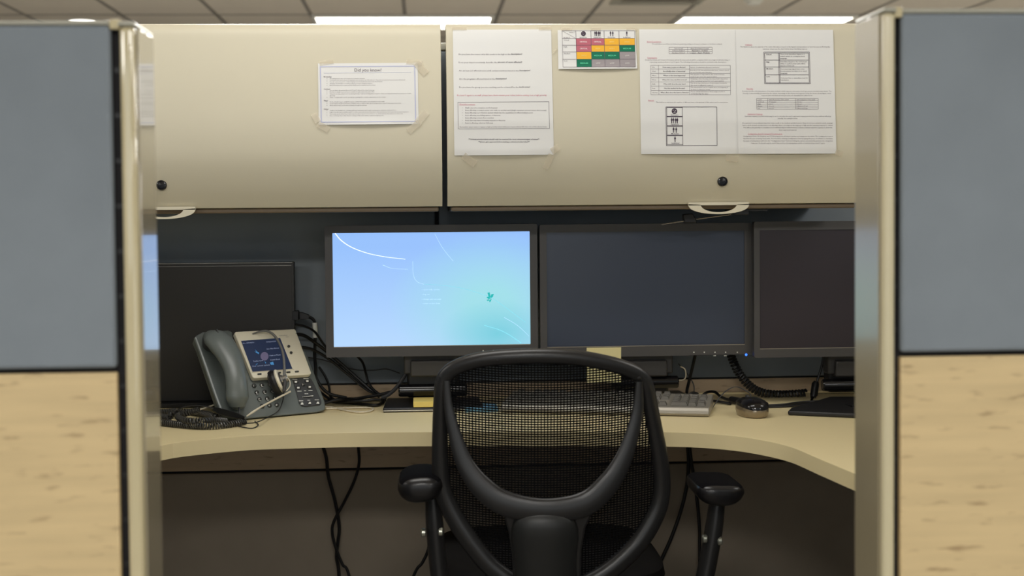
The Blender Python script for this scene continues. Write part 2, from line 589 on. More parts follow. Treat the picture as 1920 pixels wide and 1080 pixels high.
# ================================================================== BACK PARTITION AND SIDES
YB = 3.47
ZD = 0.735
zw1, zw0 = P(1000, 715, YB).z, P(700, 880, YB).z
xs = P(819, 408, YB).x
XS0, XS1 = -1.0, 1.42
t = thing('back_partition', 'dark fabric cubicle wall behind the monitors with a brown wood band', 'partition', ((XS0 + XS1) / 2, YB + 0.04, 0))
part('core', box(XS0, XS1, YB + 0.011, YB + 0.09, 0, 1.585), DARK, t)
for x0, x1 in ((XS0, xs - 0.005), (xs + 0.005, XS1)):
    part('fabric_tile', box(x0, x1, YB, YB + 0.012, zw1 + 0.002, 1.58), FABRIC_DK, t, bevel=0.004, seg=3)
    part('wood_band', box(x0, x1, YB + 0.001, YB + 0.012, zw0 + 0.004, zw1 - 0.002), WOOD_DK, t, bevel=0.001)
    part('lower_fabric_tile', box(x0, x1, YB, YB + 0.012, 0.12, zw0 - 0.002), FABRIC_TP, t, bevel=0.004, seg=3)
part('top_cap', box(XS0, XS1, YB - 0.002, YB + 0.1, 1.581, 1.6), CAPM, t, bevel=0.004)
for nm, x0, x1, xi in (('left', XS0 - 0.1, XS0 - 0.002, 1), ('right', XS1 + 0.002, XS1 + 0.1, -1)):
    t = thing('side_partition', 'dark fabric cubicle side wall on the %s, behind the entrance post' % nm, 'partition', ((x0 + x1) / 2, 2.7, 0), 'cubicle side walls')
    part('core', box(x0 + 0.012, x1 - 0.012, 1.86, YB + 0.09, 0, 1.395), DARK, t)
    part('fabric_tile', box(x0, x0 + 0.012, 1.86, YB + 0.09, 0.1, 1.39), FABRIC_DK, t, bevel=0.004)
    part('fabric_tile', box(x1 - 0.012, x1, 1.86, YB + 0.09, 0.1, 1.39), FABRIC_DK, t, bevel=0.004)
    part('top_cap', box(x0 - 0.002, x1 + 0.002, 1.86, YB + 0.09, 1.391, 1.41), CAPM, t, bevel=0.004)

# ================================================================== OVERHEAD BINS
ZB0 = P(700, 388, 3.07).z
ZB1 = P(700, 44, 3.115).z
HB = ZB1 - ZB0
PROF = [(0.0, 3.101), (0.03, 3.094), (0.1, 3.080), (0.2, 3.066), (0.3, 3.0585), (0.45, 3.058), (0.6, 3.065), (0.75, 3.076), (0.9, 3.09), (0.955, 3.097), (0.985, 3.107), (1.0, 3.122)]
def ydoor(z):
    t = (z - ZB0) / HB
    if t <= 0:
        return PROF[0][1]
    for (a, ya), (b, yb) in zip(PROF, PROF[1:]):
        if t <= b:
            return ya + (yb - ya) * (t - a) / (b - a)
    return PROF[-1][1]
def PB(px, py, off=0.0):
    Y = 3.08
    for _ in range(6):
        p = P(px, py, Y)
        Y = ydoor(p.z) - off
    return P(px, py, Y)
def bin_(x0, x1, label, lockpx, hpx, hx):
    t = thing('overhead_bin', label, 'overhead cabinet', ((x0 + x1) / 2, 3.28, ZB0 - 0.012), 'overhead bins above the desk')
    # case: sides, top, back, shelf
    part('case', join(box(x0 + 0.006, x0 + 0.02, 3.12, 3.465, ZB0, ZB1 - 0.004), box(x1 - 0.02, x1 - 0.006, 3.12, 3.465, ZB0, ZB1 - 0.004),
                      box(x0 + 0.02, x1 - 0.02, 3.13, 3.465, ZB1 - 0.018, ZB1 - 0.004), box(x0 + 0.02, x1 - 0.02, 3.45, 3.465, ZB0, ZB1 - 0.018)), BIND, t, bevel=0.001)
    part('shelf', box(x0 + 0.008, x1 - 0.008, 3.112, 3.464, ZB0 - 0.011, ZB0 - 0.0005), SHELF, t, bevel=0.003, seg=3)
    # door: outer skin and inner skin
    pr = smooth([(0, y, ZB0 + q * HB) for q, y in PROF] + [(0, 3.145, ZB1 + 0.001)], 4)
    outer = [(p.y, p.z) for p in pr]
    inner = [(y + 0.014, z if z < ZB1 - 0.02 else ZB1 - 0.014) for y, z in reversed(outer)]
    loop = outer + inner
    door = part('door', loft([[V((x, y, z)) for y, z in loop] for x in (x0, x1)]), BINP, t, bevel=0.0012)
    lk = PB(*lockpx)
    part('lock', lathe([(0.0112, 0.004), (0.0112, -0.003), (0.0098, -0.005), (0.0075, -0.0055), (0.007, -0.004), (0.004, -0.0042), (0, -0.0045)], lk, (0, 1, -0.05), 24), BLACKG, t)
    # pull loop hanging below the door
    cx, w, w2 = hx
    zt = ZB0 + 0.006
    outl, inl = [], []
    n = 28
    for i in range(n + 1):
        a = math.pi * i / n
        ex = 1.0
        outl.append((cx - w * math.cos(a), ZB0 - 0.022 * math.sin(a) ** 0.8))
    for i in range(n + 1):
        a = math.pi * i / n
        inl.append((cx - w2 * math.cos(a), ZB0 - 0.0015 - 0.0165 * math.sin(a)))
    yh = 3.088
    vs, fs = [], []
    for yy in (yh, yh + 0.007):
        vs += [V((x, yy, z)) for x, z in outl] + [V((x, yy, z)) for x, z in inl]
        vs += [V((x, yy, ZB0 + 0.004)) for x, z in inl]
    m_ = n + 1
    q = 3 * m_
    for o in (0, q):
        for i in range(n):
            fs.append((o + i, o + i + 1, o + m_ + i + 1, o + m_ + i))
    for i in range(n):
        fs.append((i, i + 1, q + i + 1, q + i))
        fs.append((m_ + i, m_ + i + 1, q + m_ + i + 1, q + m_ + i))
    top = box(cx - w, cx + w, yh, yh + 0.007, ZB0 - 0.0025, ZB0 + 0.004)
    part('pull_handle', join((vs, fs), top), BINP, t)
    return t
xl1 = P(828, 220, 3.08).x
xr0 = P(837.5, 220, 3.08).x
hL = (P(307, 400, 3.09).x, 58 * 3.09 / FPX, 36 * 3.09 / FPX)
hR = (P(1347.5, 395, 3.09).x, 58 * 3.09 / FPX, 34.5 * 3.09 / FPX)
bin_(xl1 - 0.914, xl1, 'cream overhead bin on the left with one small sheet taped to its door', (303, 347), None, hL)
bin_(xr0, xr0 + 0.914, 'cream overhead bin on the right covered with taped sheets and a colour chart', (1354.5, 340), None, hR)
# bracket and rod under the right bin
a, b = P(1378, 381, 3.16), P(1428, 405, 3.16)
t = thing('latch_bracket', 'small black bracket under the right overhead bin behind its pull loop', 'bracket', ((a.x + b.x) / 2, 3.17, b.z))
part('plate', box(a.x - 0.01, P(1432, 385, 3.16).x, 3.125, 3.22, ZB0 - 0.016, ZB0 - 0.0115), BLACKP, t)
part('hook', prism([P(1380, 384, 3.13), P(1404, 384, 3.13), P(1404, 403, 3.13), P(1376, 403, 3.13), P(1374, 398, 3.13)], V((0, 0.05, 0))), BLACKP, t, bevel=0.001)
t = thing('support_rod', 'thin shiny rod with a black clip slanting under the right overhead bin', 'rod', P(1320, 412, 3.2))
part('rod', tube([P(1240, 421, 3.2), P(1320, 409, 3.18), P(1392, 399, 3.16)], 0.0016, 8), SILV, t)
part('clip', prism([P(1281, 402, 3.18), P(1299, 400, 3.18), P(1306, 412, 3.18), P(1306, 418, 3.18), P(1284, 418, 3.18)], V((0, 0.02, 0))), BLACKP, t, bevel=0.002)

# ================================================================== SHEETS OF PAPER
def sheet(corners, label, tapes=(), group='sheets taped to the overhead bins', off=0.002):
    """corners TL TR BR BL in photo pixels"""
    TL, TR, BR, BL = [V(c) for c in corners]
    n = 48
    def bil(s, q):
        return (TL * (1 - s) + TR * s) * (1 - q) + (BL * (1 - s) + BR * s) * q
    rows = []
    for j in range(n + 1):
        row = []
        for i in range(7):
            p = bil(i / 6, j / n)
            curl = 0.0035 * max(0, (j / n - 0.8) / 0.2) ** 2 * math.sin(math.pi * i / 6)
            row.append(PB(p.x, p.y, off + curl))
        rows.append(row)
    c = rows[n][3]
    t = thing('paper_sheet', label, 'paper', c, group)
    vs, fs = [], []
    for r in rows:
        vs += r
    for r in rows:
        vs += [p + V((0, 0.0003, 0)) for p in r]
    k = 7
    N = (n + 1) * k
    for j in range(n):
        for i in range(k - 1):
            a = j * k + i
            fs.append((a, a + 1, a + k + 1, a + k))
            fs.append((N + a, N + a + k, N + a + k + 1, N + a + 1))
    part('page', (vs, fs), PAPER, t)
    for (cx, cy, w_, h_, ang) in tapes:
        ca, sa = math.cos(math.radians(ang)), math.sin(math.radians(ang))
        q = [(cx + x * ca - y * sa, cy + x * sa + y * ca) for x, y in ((-w_, -h_), (w_, -h_), (w_, h_), (-w_, h_))]
        part('tape', prism([PB(x, y, off + 0.0012) for x, y in q], V((0, -0.0002, 0))), TAPE, t, sm=False)
    def fn(px, py):
        q = min(1, max(0, (py - TL.y) / (BL.y - TL.y)))
        e = min(1, max(0, (px - TL.x - (BL.x - TL.x) * q) / (TR.x - TL.x)))
        return PB(px, py, off + 0.0005 + 0.0035 * max(0, (q - 0.8) / 0.2) ** 2 * math.sin(math.pi * e))
    return t, fn
# sheet A
t, fn = sheet([(596, 119), (783, 117.5), (785, 232.5), (597.5, 234)], 'landscape sheet headed Did you know on the left overhead bin',
              [(612, 117, 13, 4, -8), (777, 117, 15, 4, 4), (790, 128, 14, 7, 48), (791, 220, 14, 7, -52), (776, 238, 14, 6, -40), (606, 238, 12, 6, 28), (592, 221, 9, 6, 60)])
s = Sheet(fn)
s.text(690, 134, 'Did you know?', 8.3, INK, 50.5, 'c', res=3)
s.line(607, 137, 771, 135.5, 0.5, INKL)
for q in ((599.5, 125, 778.5, 124), (601.5, 229, 780, 227.5)):
    s.line(*q, 1.8, INKL)
s.line(600.5, 124.5, 602.5, 229.5, 2.2, INKL)
s.line(777.5, 124, 779.5, 228, 2.0, INKL)
for y, b, w_ in ((145, 'Browsing', 14.5), (168, 'Content', 12), (189.5, 'Apps', 8), (205.7, 'Other', 9)):
    s.text(607, y, b, 3.3, INK, w_, bold=0.015)
LA = [(148.2, 66, 'The existing Intranet sites can be found in the bookmarks of Internet.'),
      (151.2, 142, 'You can save your own bookmarks by tapping the star icon next to the URL in Browser. These will save under the Personal section of Bookmarks.'),
      (154.2, 99, 'You can open a document, enable imaging and read attachments from inside the browser.'),
      (157.4, 80, 'Websites should still be accessible inside the browser using the Intranet.'),
      (160.6, 86, 'External browsing such as search websites should now be completed via the browser.'),
      (170.2, 84, 'You can upload, edit, and save files to the PC and PC drives in the content locker app.'),
      (173.4, 84, 'Files that are already on your drives are accessible through content locker when offline.'),
      (176.8, 153, 'Upload photos using content locker by selecting the large + sign and selecting gallery, and photos. These can be uploaded directly from your phone or tablet.'),
      (180.2, 10, 'photos app'), (183.4, 106, 'Clear content and search quickly by opening the content experience in the locker.'),
      (191.8, 103, 'Use the phonebook app to quickly find employee numbers from anywhere and call quickly from the results.'),
      (195, 134, 'Use the contact scan app to save pictures of business cards on location as PDF, upload, and upload them to your PC drive using content locker.'),
      (198.4, 70, 'Write and join topics on the web community through the social app.'),
      (208, 125, 'A tablet is the foundation for company mobile app development and to begin creating apps to enable the mobile workforce.'),
      (211.3, 148, 'Login to the self-service portal from any PC or mobile device with internet connection to clear and reset your device passcode if you have forgotten it.'),
      (214.6, 137, 'You can also use the self-service portal to make your phone ring if lost in your home or car, check and track other devices in or other work.'),
      (217.9, 101, 'Have a mobile app idea or other ideas for company mobility teams? Submit a request through the portal.')]
for y, w_, b in LA:
    s.text(618.3, y, b, 2.5, INK, w_, sl=-0.006)
    if w_ > 20:
        s.disc(613, y - 0.8, 0.5, 0.5, INK, 6)
s.build(t, 'printed_text')
# sheet B
t, fn = sheet([(849, 56), (1033.5, 55), (1038.5, 290), (852, 291.5)], 'tall sheet of ticket questions at the left end of the right overhead bin',
              [(861, 53, 14, 3.5, 0), (1022, 53, 12, 3.5, 0), (880, 300, 14, 7, 35), (1028, 303, 15, 6, -65), (1041, 280, 8, 6, -30)])
s = Sheet(fn)
for y, x1, w1, a, b, x2, w2 in ((103, 860, 97, 'Do you have the reason why this needs to be high in the', 'description?', 958, 21),
                                (118.2, 860, 72, 'Does your impact accurately describe the', 'amount of users affected?', 933, 46),
                                (133.7, 860.5, 112, 'Are at least 2-3 affected users with contact numbers listed in the', 'description?', 973.5, 21),
                                (149.2, 861, 67, 'Are the programs affected listed in the', 'description?', 929, 21),
                                (164.7, 861, 111, 'Do you have the group you are reaching out for a handoff in the', 'work notes?', 973, 21)):
    s.text(x1, y, a, 3.9, INK, w1)
    s.text(x2, y - 0.5, b, 3.9, INKB, w2, bold=0.012)
s.text(857, 180, 'If a level 2 agent is on staff, please have them review your ticket before setting it as a high priority', 3.9, INKP, 168, bold=0.008, sl=-0.002)
for q in ((858.5, 191.6, 1029, 190.6), (1029, 190.6, 1030.5, 240.6), (1030.5, 240.6, 859.5, 241.6), (859.5, 241.6, 858.5, 191.6)):
    s.line(*q, 0.55, INK)
s.text(861, 196.5, 'Watchlist reasons:', 3.4, INKP, 30)
s.line(861, 197.2, 891, 197, 0.4, INKP)
for y, w_, b in ((203, 60.6, 'Single user at a complete work stoppage'), (207.7, 152, "Issue affecting a contact center user with no workaround (Single customer account issues don't count)"),
                 (212.4, 127, 'Issue affecting a production system which has the capabilities to affect multiple users'), (217.2, 66, 'Issue affecting any billing system of America'),
                 (222, 54, 'Issue affecting a trade floor member'), (226.7, 75, 'Issue that may have monetary impacts to America'), (231.5, 52, 'Issue is affecting refuel at Calloway')):
    s.text(872.3, y, b, 3.1, INK, w_, bold=0.006)
    s.line(866.5, y - 1, 867.7, y - 1, 0.4, INK)
s.text(862, 239, 'Remember users cannot request a high priority ticket without a reason which falls into one of the above items', 3.1, INK, 163, bold=0.004, sl=-0.003)
s.text(945, 262.2, '**Critical priority tickets should only be reserved the most extensive/urgent of issues**', 3.4, INKB, 133, 'c', bold=0.015)
s.text(945, 267, '**please gain approval before making a critical priority ticket**', 3.4, INKB, 96, 'c', bold=0.015)
s.build(t, 'printed_text')
# icons
def person(s, x, y, h, ink):
    s.disc(x, y - h * 0.43, h * 0.075, h * 0.085, ink, 10)
    s.add(ink, [(x - h * .13, y - h * .33), (x + h * .12, y - h * .33), (x + h * .15, y - h * .02), (x + h * .07, y + .02 * h), (x + h * .07, y + h * .5), (x - h * .06, y + h * .5), (x - h * .08, y), (x - h * .16, y - h * .02)], [tuple(range(8))])
def globe(s, x, y, r, ink, bg):
    s.disc(x, y, r, r, ink, 20)
    for dx, dy, a, b in ((-.35, -.3, .28, .16), (.3, -.1, .2, .3), (-.15, .4, .3, .15), (.25, .5, .15, .12)):
        s.line(x + (dx - a) * r, y + (dy + b) * r, x + (dx + a) * r, y + (dy - b) * r, r * 0.16, bg)
def icons(s, kind, x, y, h, ink, bg):
    if kind == 0:
        globe(s, x, y, h * 0.5, ink, bg)
    for dx in {0: (), 1: (-.52, -.2, .2, .5), 2: (-.22, .25), 3: (0,)}[kind]:
        person(s, x + dx * h, y + (0.03 * h if dx > 0 else 0), h, ink)
# sheet C: colour chart
t, fn0 = sheet([(1045.5, 56.5), (1191, 55.5), (1195, 128.5), (1047, 129.5)], 'small colour priority chart with red, yellow, green and grey cells',
               [(1062, 54, 10, 3, 0), (1117, 54, 9, 3, 0), (1040, 95, 6, 1.5, -55)], off=0.003)
def lift(f, d):
    return lambda x, y: f(x, y) + V((0, -d, 0))
s = Sheet(fn0)
s2 = Sheet(lift(fn0, 0.0004))
xsx = [1053.7, 1079.6, 1107.7, 1132.5, 1160.4, 1189.6]
ysy = [57.5, 72.1, 84.8, 97.2, 111, 125.7]
SK = 0.028
def kx(x, y):
    return x + SK * (y - 57.5)
lev = [[0, 0, 1, 1], [0, 1, 1, 2], [1, 2, 2, 3], [2, 3, 3, 3]]
cc = [(C_RED, T_RED, 'CRITICAL', 14), (C_YEL, T_YEL, 'HIGH', 8.5), (C_GRN, T_GRN, 'MEDIUM', 14.5), (C_GRY, T_GRY, 'LOW', 8)]
for r in range(4):
    for q in range(4):
        x0, x1, y0, y1 = xsx[q + 1], xsx[q + 2], ysy[r + 1], ysy[r + 2]
        cm, tm, tx, tw = cc[lev[r][q]]
        NQ = 5
        s.add(cm, [(kx(x0 + (x1 - x0) * i / NQ, y0 + (y1 - y0) * j / NQ), y0 + (y1 - y0) * j / NQ) for j in range(NQ + 1) for i in range(NQ + 1)],
              [(j * 6 + i, j * 6 + i + 1, j * 6 + i + 7, j * 6 + i + 6) for j in range(NQ) for i in range(NQ)])
        s2.text(kx((x0 + x1) / 2, y0), (y0 + y1) / 2 + 1.3, tx, 3.7, tm, tw, 'c', bold=0.02, res=2)
for i, x in enumerate(xsx):
    s2.line(kx(x, ysy[0]), ysy[0], kx(x, ysy[5]), ysy[5], 0.7 if 0 < i < 5 else 0.5, INK)
for y in ysy:
    s2.line(kx(xsx[0], y), y, kx(xsx[5], y), y - 0.3, 0.6, INK)
s2.line(1054, 57.6, 1079.8, 72, 0.4, INK)
s2.text(1078, 61.7, 'IMPACT', 2.8, INK, 10.5, 'r')
s2.text(1056, 71.6, 'URGENCY', 2.8, INK, 13)
for i, b in enumerate(('Critical', 'High', 'Medium', 'Low')):
    s2.text(1057 + i * 0.3, ysy[i + 1] + 4.0, b, 3.0, INKB, (9.5, 6, 11.5, 6)[i])
for i, b in enumerate(('Extensive', 'Significant', 'Moderate', 'Individual')):
    xm = (xsx[i + 1] + xsx[i + 2]) / 2 + 0.2
    s2.text(xm, 71, b, 2.9, INKB, (13.5, 14.5, 14, 13.5)[i], 'c')
    icons(s2, i, xm, 63, 9, INKB, T_GRY)
s.build(t, 'chart_cells')
s2.build(t, 'printed_text')
# sheet D1
t, fn = sheet([(1198.5, 55), (1381, 55), (1386, 288.5), (1202, 289)], 'printed page with seven-row question table and icon box, on right bin', [(1184, 54.5, 10, 3, 0), (1372, 297, 12, 6, 10)])
s = Sheet(fn)
def tb(xs_, ys_, ink, th=0.45, sk=0.012):
    for x in xs_:
        s.line(x, ys_[0], x + sk * (ys_[-1] - ys_[0]), ys_[-1], th, ink)
    for y in ys_:
        s.line(xs_[0] + sk * (y - ys_[0]), y, xs_[-1] + sk * (y - ys_[0]), y, th, ink)
def head(x, y, b, w_):
    s.text(x, y, b, 3.3, INKP, w_)
    s.line(x, y + 0.7, x + w_, y + 0.7, 0.4, INKP)
head(1213, 79, 'Short Description:', 27)
s.text(1223, 83.3, 'Should follow one of the two below formats depending on if issue is software or hardware related.', 2.9, INK, 131)
tb([1254.3, 1289.3, 1335.3], [88.4, 92.5, 96.5, 100.6], INK)
for y, a, aw, b, bw, bo in ((91.8, 'Type of Call', 16, 'Short Description Format', 34, 0), (95.8, 'Software Related', 23, 'Application - Problem', 30, .012), (99.9, 'Hardware Related', 24, 'Location - Asset - Problem', 37, .012)):
    s.text(1272, y, a, 3.0, INK, aw, 'c')
    s.text(1312, y, b, 3.0, INKB if bo else INK, bw, 'c', bold=bo)
head(1214, 109, 'Description:', 18)
s.text(1289, 113.3, 'Should be include all relevant information about the issue and should be complete before you begin troubleshooting or', 2.9, INK, 159, 'c')
s.text(1290, 117.3, 'requesting assistance from a level 2 agent. The following information should be included in the description:', 2.9, INK, 144, 'c')
ty = [122.5, 129.5, 137.5, 145.5, 153.5, 161.5, 169.5, 177.5]
tb([1220, 1234.7, 1292.5, 1369.2], ty, INK)
RWS = [('Who', 6, 'How many people are affected?', 43, 'Names of individuals affected if multiuser', 55, '', 0),
       ('What', 7, 'Specifically what is happening?', 42, 'Even if you do not understand the issue, enter it word', 72, 'for word as the user describes', 40),
       ('Where', 8.5, 'Where is this issue happening?', 42, 'This question is important in the event someone', 64, 'needs to go out to the users location', 49),
       ('When', 7.5, 'When this issue was first noticed?', 46, 'Obtaining a time the issue was imported is important', 70, 'when reviewing log and for root cause analysis', 62),
       ('Shift', 6, 'What shift does the user have?', 42, 'This is an important piece of information needed in', 68, 'the event a callback is required', 41),
       ('Past', 5.5, 'Has this worked in the past?', 39, 'This information can be helpful when investigating if', 70, 'an issue is related to access', 36),
       ('Answer', 10.5, 'What effect does this have to America?', 53, 'This is critical information when range of of IT is', 64, 'understanding the issue', 32)]
for i, (a, aw, b, bw, c1, w1, c2, w2) in enumerate(RWS):
    ym = (ty[i] + ty[i + 1]) / 2 + 1
    dx = i * 0.18
    s.text(1222 + dx, ym, a, 2.8, INK, aw)
    s.text(1264 + dx, ym, b, 3.1, INKB, bw, 'c', bold=0.008)
    s.text(1294 + dx, ym if not c2 else ty[i] + 3.2, c1, 2.8, INK, w1)
    if c2:
        s.text(1294.5 + dx, ty[i] + 7.1, c2, 2.8, INK, w2)
head(1215.5, 189, 'Impact:', 11)
s.text(1230, 192.6, 'This field is to represent the number of affected users, a breakdown of the values can be seen below.', 2.9, INK, 135)
for q in ((1248.5, 200.5, 1343.8, 200.5), (1343.8, 200.5, 1344.6, 272.6), (1344.6, 272.6, 1249.4, 273), (1249.4, 273, 1248.5, 200.5), (1250, 201.5, 1251, 272), (1279.3, 201, 1280.3, 272)):
    s.line(*q, 0.75, INKB)
for i, b in enumerate(('Extensive', 'Significant', 'Moderate', 'Individual')):
    y0 = 201.3 + i * 17.6
    s.line(1250.3, y0, 1279.7, y0, 0.8, INKB)
    s.line(1250.5, y0 + 16.8, 1279.9, y0 + 16.8, 0.8, INKB)
    s.text(1265 + i * 0.5, y0 + 15.2, b, 3.0, INKB, (14, 15, 14.5, 14)[i], 'c', bold=0.01)
    icons(s, i, 1264.5 + i * 0.4, y0 + 7, 10.5, INKB, PAPER)
s.build(t, 'printed_text')
# sheet D2
t, fn = sheet([(1379.5, 55), (1562, 56), (1568.5, 288), (1384.5, 288.5)], 'rightmost printed page, with a boxed four-row urgency table, on right bin', [(1573, 287, 7, 5, 20)], off=0.0034)
s = Sheet(fn)
head(1397, 84.5, 'Urgency:', 13.5)
s.text(1472, 88.7, 'This field is to show the urgency of the ticket, this value is based on the Agent\'s interpretation on how the issue is affecting the', 2.9, INK, 168, 'c')
s.text(1472, 92.7, 'customer, please use the chart below when identifying urgency.', 2.9, INK, 84, 'c')
for d, (X0, Y0, X1, Y1) in enumerate(((1432, 97.5, 1517.6, 157), (1433.8, 99.2, 1515.6, 155.4))):
    for q in ((X0, Y0, X1, Y0), (X1, Y0, X1 + 1.8, Y1), (X1 + 1.8, Y1, X0 + 1.8, Y1), (X0 + 1.8, Y1, X0, Y0)):
        s.line(*q, 0.7, INKB)
s.line(1459.5, 99.2, 1461.2, 155.4, 0.7, INKB)
s.line(1461.3, 99.2, 1463, 155.4, 0.7, INKB)
for y in (112.7, 125.6, 140.2):
    s.line(1434.3, y, 1516.2, y, 0.7, INKB)
for x, y, b, w_ in ((1436.3, 103.2, 'Critical', 10), (1436.6, 117.2, 'High', 6), (1437.2, 130, 'Medium', 12.5), (1437.5, 144.5, 'Low', 6)):
    s.text(x, y, b, 3.2, INKB, w_, bold=0.012)
for y, b, w_ in ((102.5, 'There is an immediate impact to a', 46), (106.5, 'critical system or a complete work', 46.5), (110.4, 'stoppage', 12.5), (116.6, "Immediate impact to the Customer's", 50), (120.4, 'ability to perform their unmodified', 46), (124.2, 'aspects of their job', 26),
                 (130.3, 'Customer may experience some', 44.5), (134.2, 'inconvenience but there is no work', 49), (138.2, 'stoppage', 12.5), (147.2, 'Customer has no immediate need for', 51), (151, 'resolution', 14.5)):
    s.text(1462.6 + (y - 100) * 0.03, y, b, 3.0, INKB, w_, bold=0.004)
head(1400, 167.3, 'Priority:', 12)
for y, w_, b in ((171.9, 167, 'Priority describes the importance of an issue, includes initial response and service level agreement resolution time limits. The'),
                 (175.9, 165, 'Priority is automatically generated by the system depending on the impact and urgency set by the Service Desk Agent, initial'),
                 (180, 96, 'response time and SLAs around priorities are described the table below.')):
    s.text(1475.5, y, b, 2.9, INK, w_, 'c')
tb([1418.7, 1439.3, 1491.5, 1534], [184.4, 188.5, 192.5, 196.6, 200.6, 204.7], INK)
for i, (a, b, c1) in enumerate((('Level', 'Initial Response Time Limit', 'SLA Completion Time Limit'), ('Critical', '30 minutes', '4 hours'), ('High', '1 hour', '8 hours'), ('Medium', '4 hours', '3 Business Days'), ('Low', '8 hours', '5 Business Days'))):
    y = 187.7 + i * 4.05
    for x, q in ((1421, a), (1441.5, b), (1493.8, c1)):
        s.text(x, y, q, 2.9, INK, max(4, len(q) * 1.38))
head(1401.5, 214.7, 'Customer Urgency:', 28.5)
for y, w_, b in ((218.9, 162, 'Customer urgency is a field which may be set to describe the user\'s expressed urgency around the issue without affecting'),
                 (223, 37, 'priority. See example below.'),
                 (231.6, 169, 'If a customer is very adamant that their issue needs to be resolved quickly however they are not at a complete work stoppage'),
                 (235.9, 169, 'have a work around, and the issue is not affecting others, you may set the urgency to high and the customer urgency to critical.'),
                 (240.2, 167, 'This will set the priority to a medium on an individual impact ticket however it shows a critical customer urgency to show the'),
                 (244.6, 33, 'users expressed urgency')):
    s.text(1477, y, b, 2.9, INK, w_, 'c', bold=0.004)
head(1402, 252, 'Configuration Item/CI Category/CI Subcategory:', 65)
for y, w_, b in ((256.5, 168, 'Configuration Item, CI Category, and CI Subcategory are all linked together and categorize the ticket. The configuration item is'),
                 (260.7, 168, 'the item the user is having issues with. You should be entering Configuration Item by typing the piece of software or hardware'),
                 (265, 168, 'the user is having issues with into the "Configuration Item" field and letting the system automatically generate the categories.'),
                 (269.4, 139, 'Unknown CIs should only be used if directed by a knowledgebase article or instructed by a level 2 agent.')):
    s.text(1477.5, y, b, 2.9, INK, w_, 'c', bold=0.004)
s.build(t, 'printed_text')

# ================================================================== DESK
fe = [(276, 840.5), (325, 831), (390, 823.6), (454, 818), (500, 815.7), (620, 812.3), (740, 810.5), (870, 809.8), (1000, 809.6), (1130, 809.6), (1247, 810.3), (1324, 813), (1387, 818.8), (1428, 825.3), (1460, 832), (1491, 841), (1532, 858.5), (1605, 889)]
fp = [PZ(x, y, ZD) for x, y in fe]
d0 = (fp[0] - fp[1]).normalized()
d1 = (fp[-1] - fp[-2]).normalized()
fp = [fp[0] + d0 * ((XS0 + 0.004 - fp[0].x) / d0.x)] + fp
fp = fp + [fp[-1] + d1 * 0.22, V((XS1 - 0.004, 2.0, ZD))]
mid = smooth(fp, 5)
outl = [V((p.x, p.y, ZD - 0.03)) for p in mid] + [V((XS1 - 0.004, YB - 0.004, ZD - 0.03)), V((XS0 + 0.004, YB - 0.004, ZD - 0.03))]
t = thing('desk', 'long cream corner worktop with a curved front edge under the monitors', 'desk', (0.05, 3.1, 0))
part('worktop', prism(outl, V((0, 0, 0.03))), DESK, t, bevel=0.003, seg=3)
part('back_lip', box(XS0 + 0.004, XS1 - 0.004, YB - 0.016, YB - 0.004, ZD, ZD + 0.004), DESK, t)
for x in (XS0 + 0.03, XS1 - 0.06):
    part('support_panel', box(x, x + 0.025, 2.75, YB - 0.01, 0, ZD - 0.03), FABRIC_TP, t)

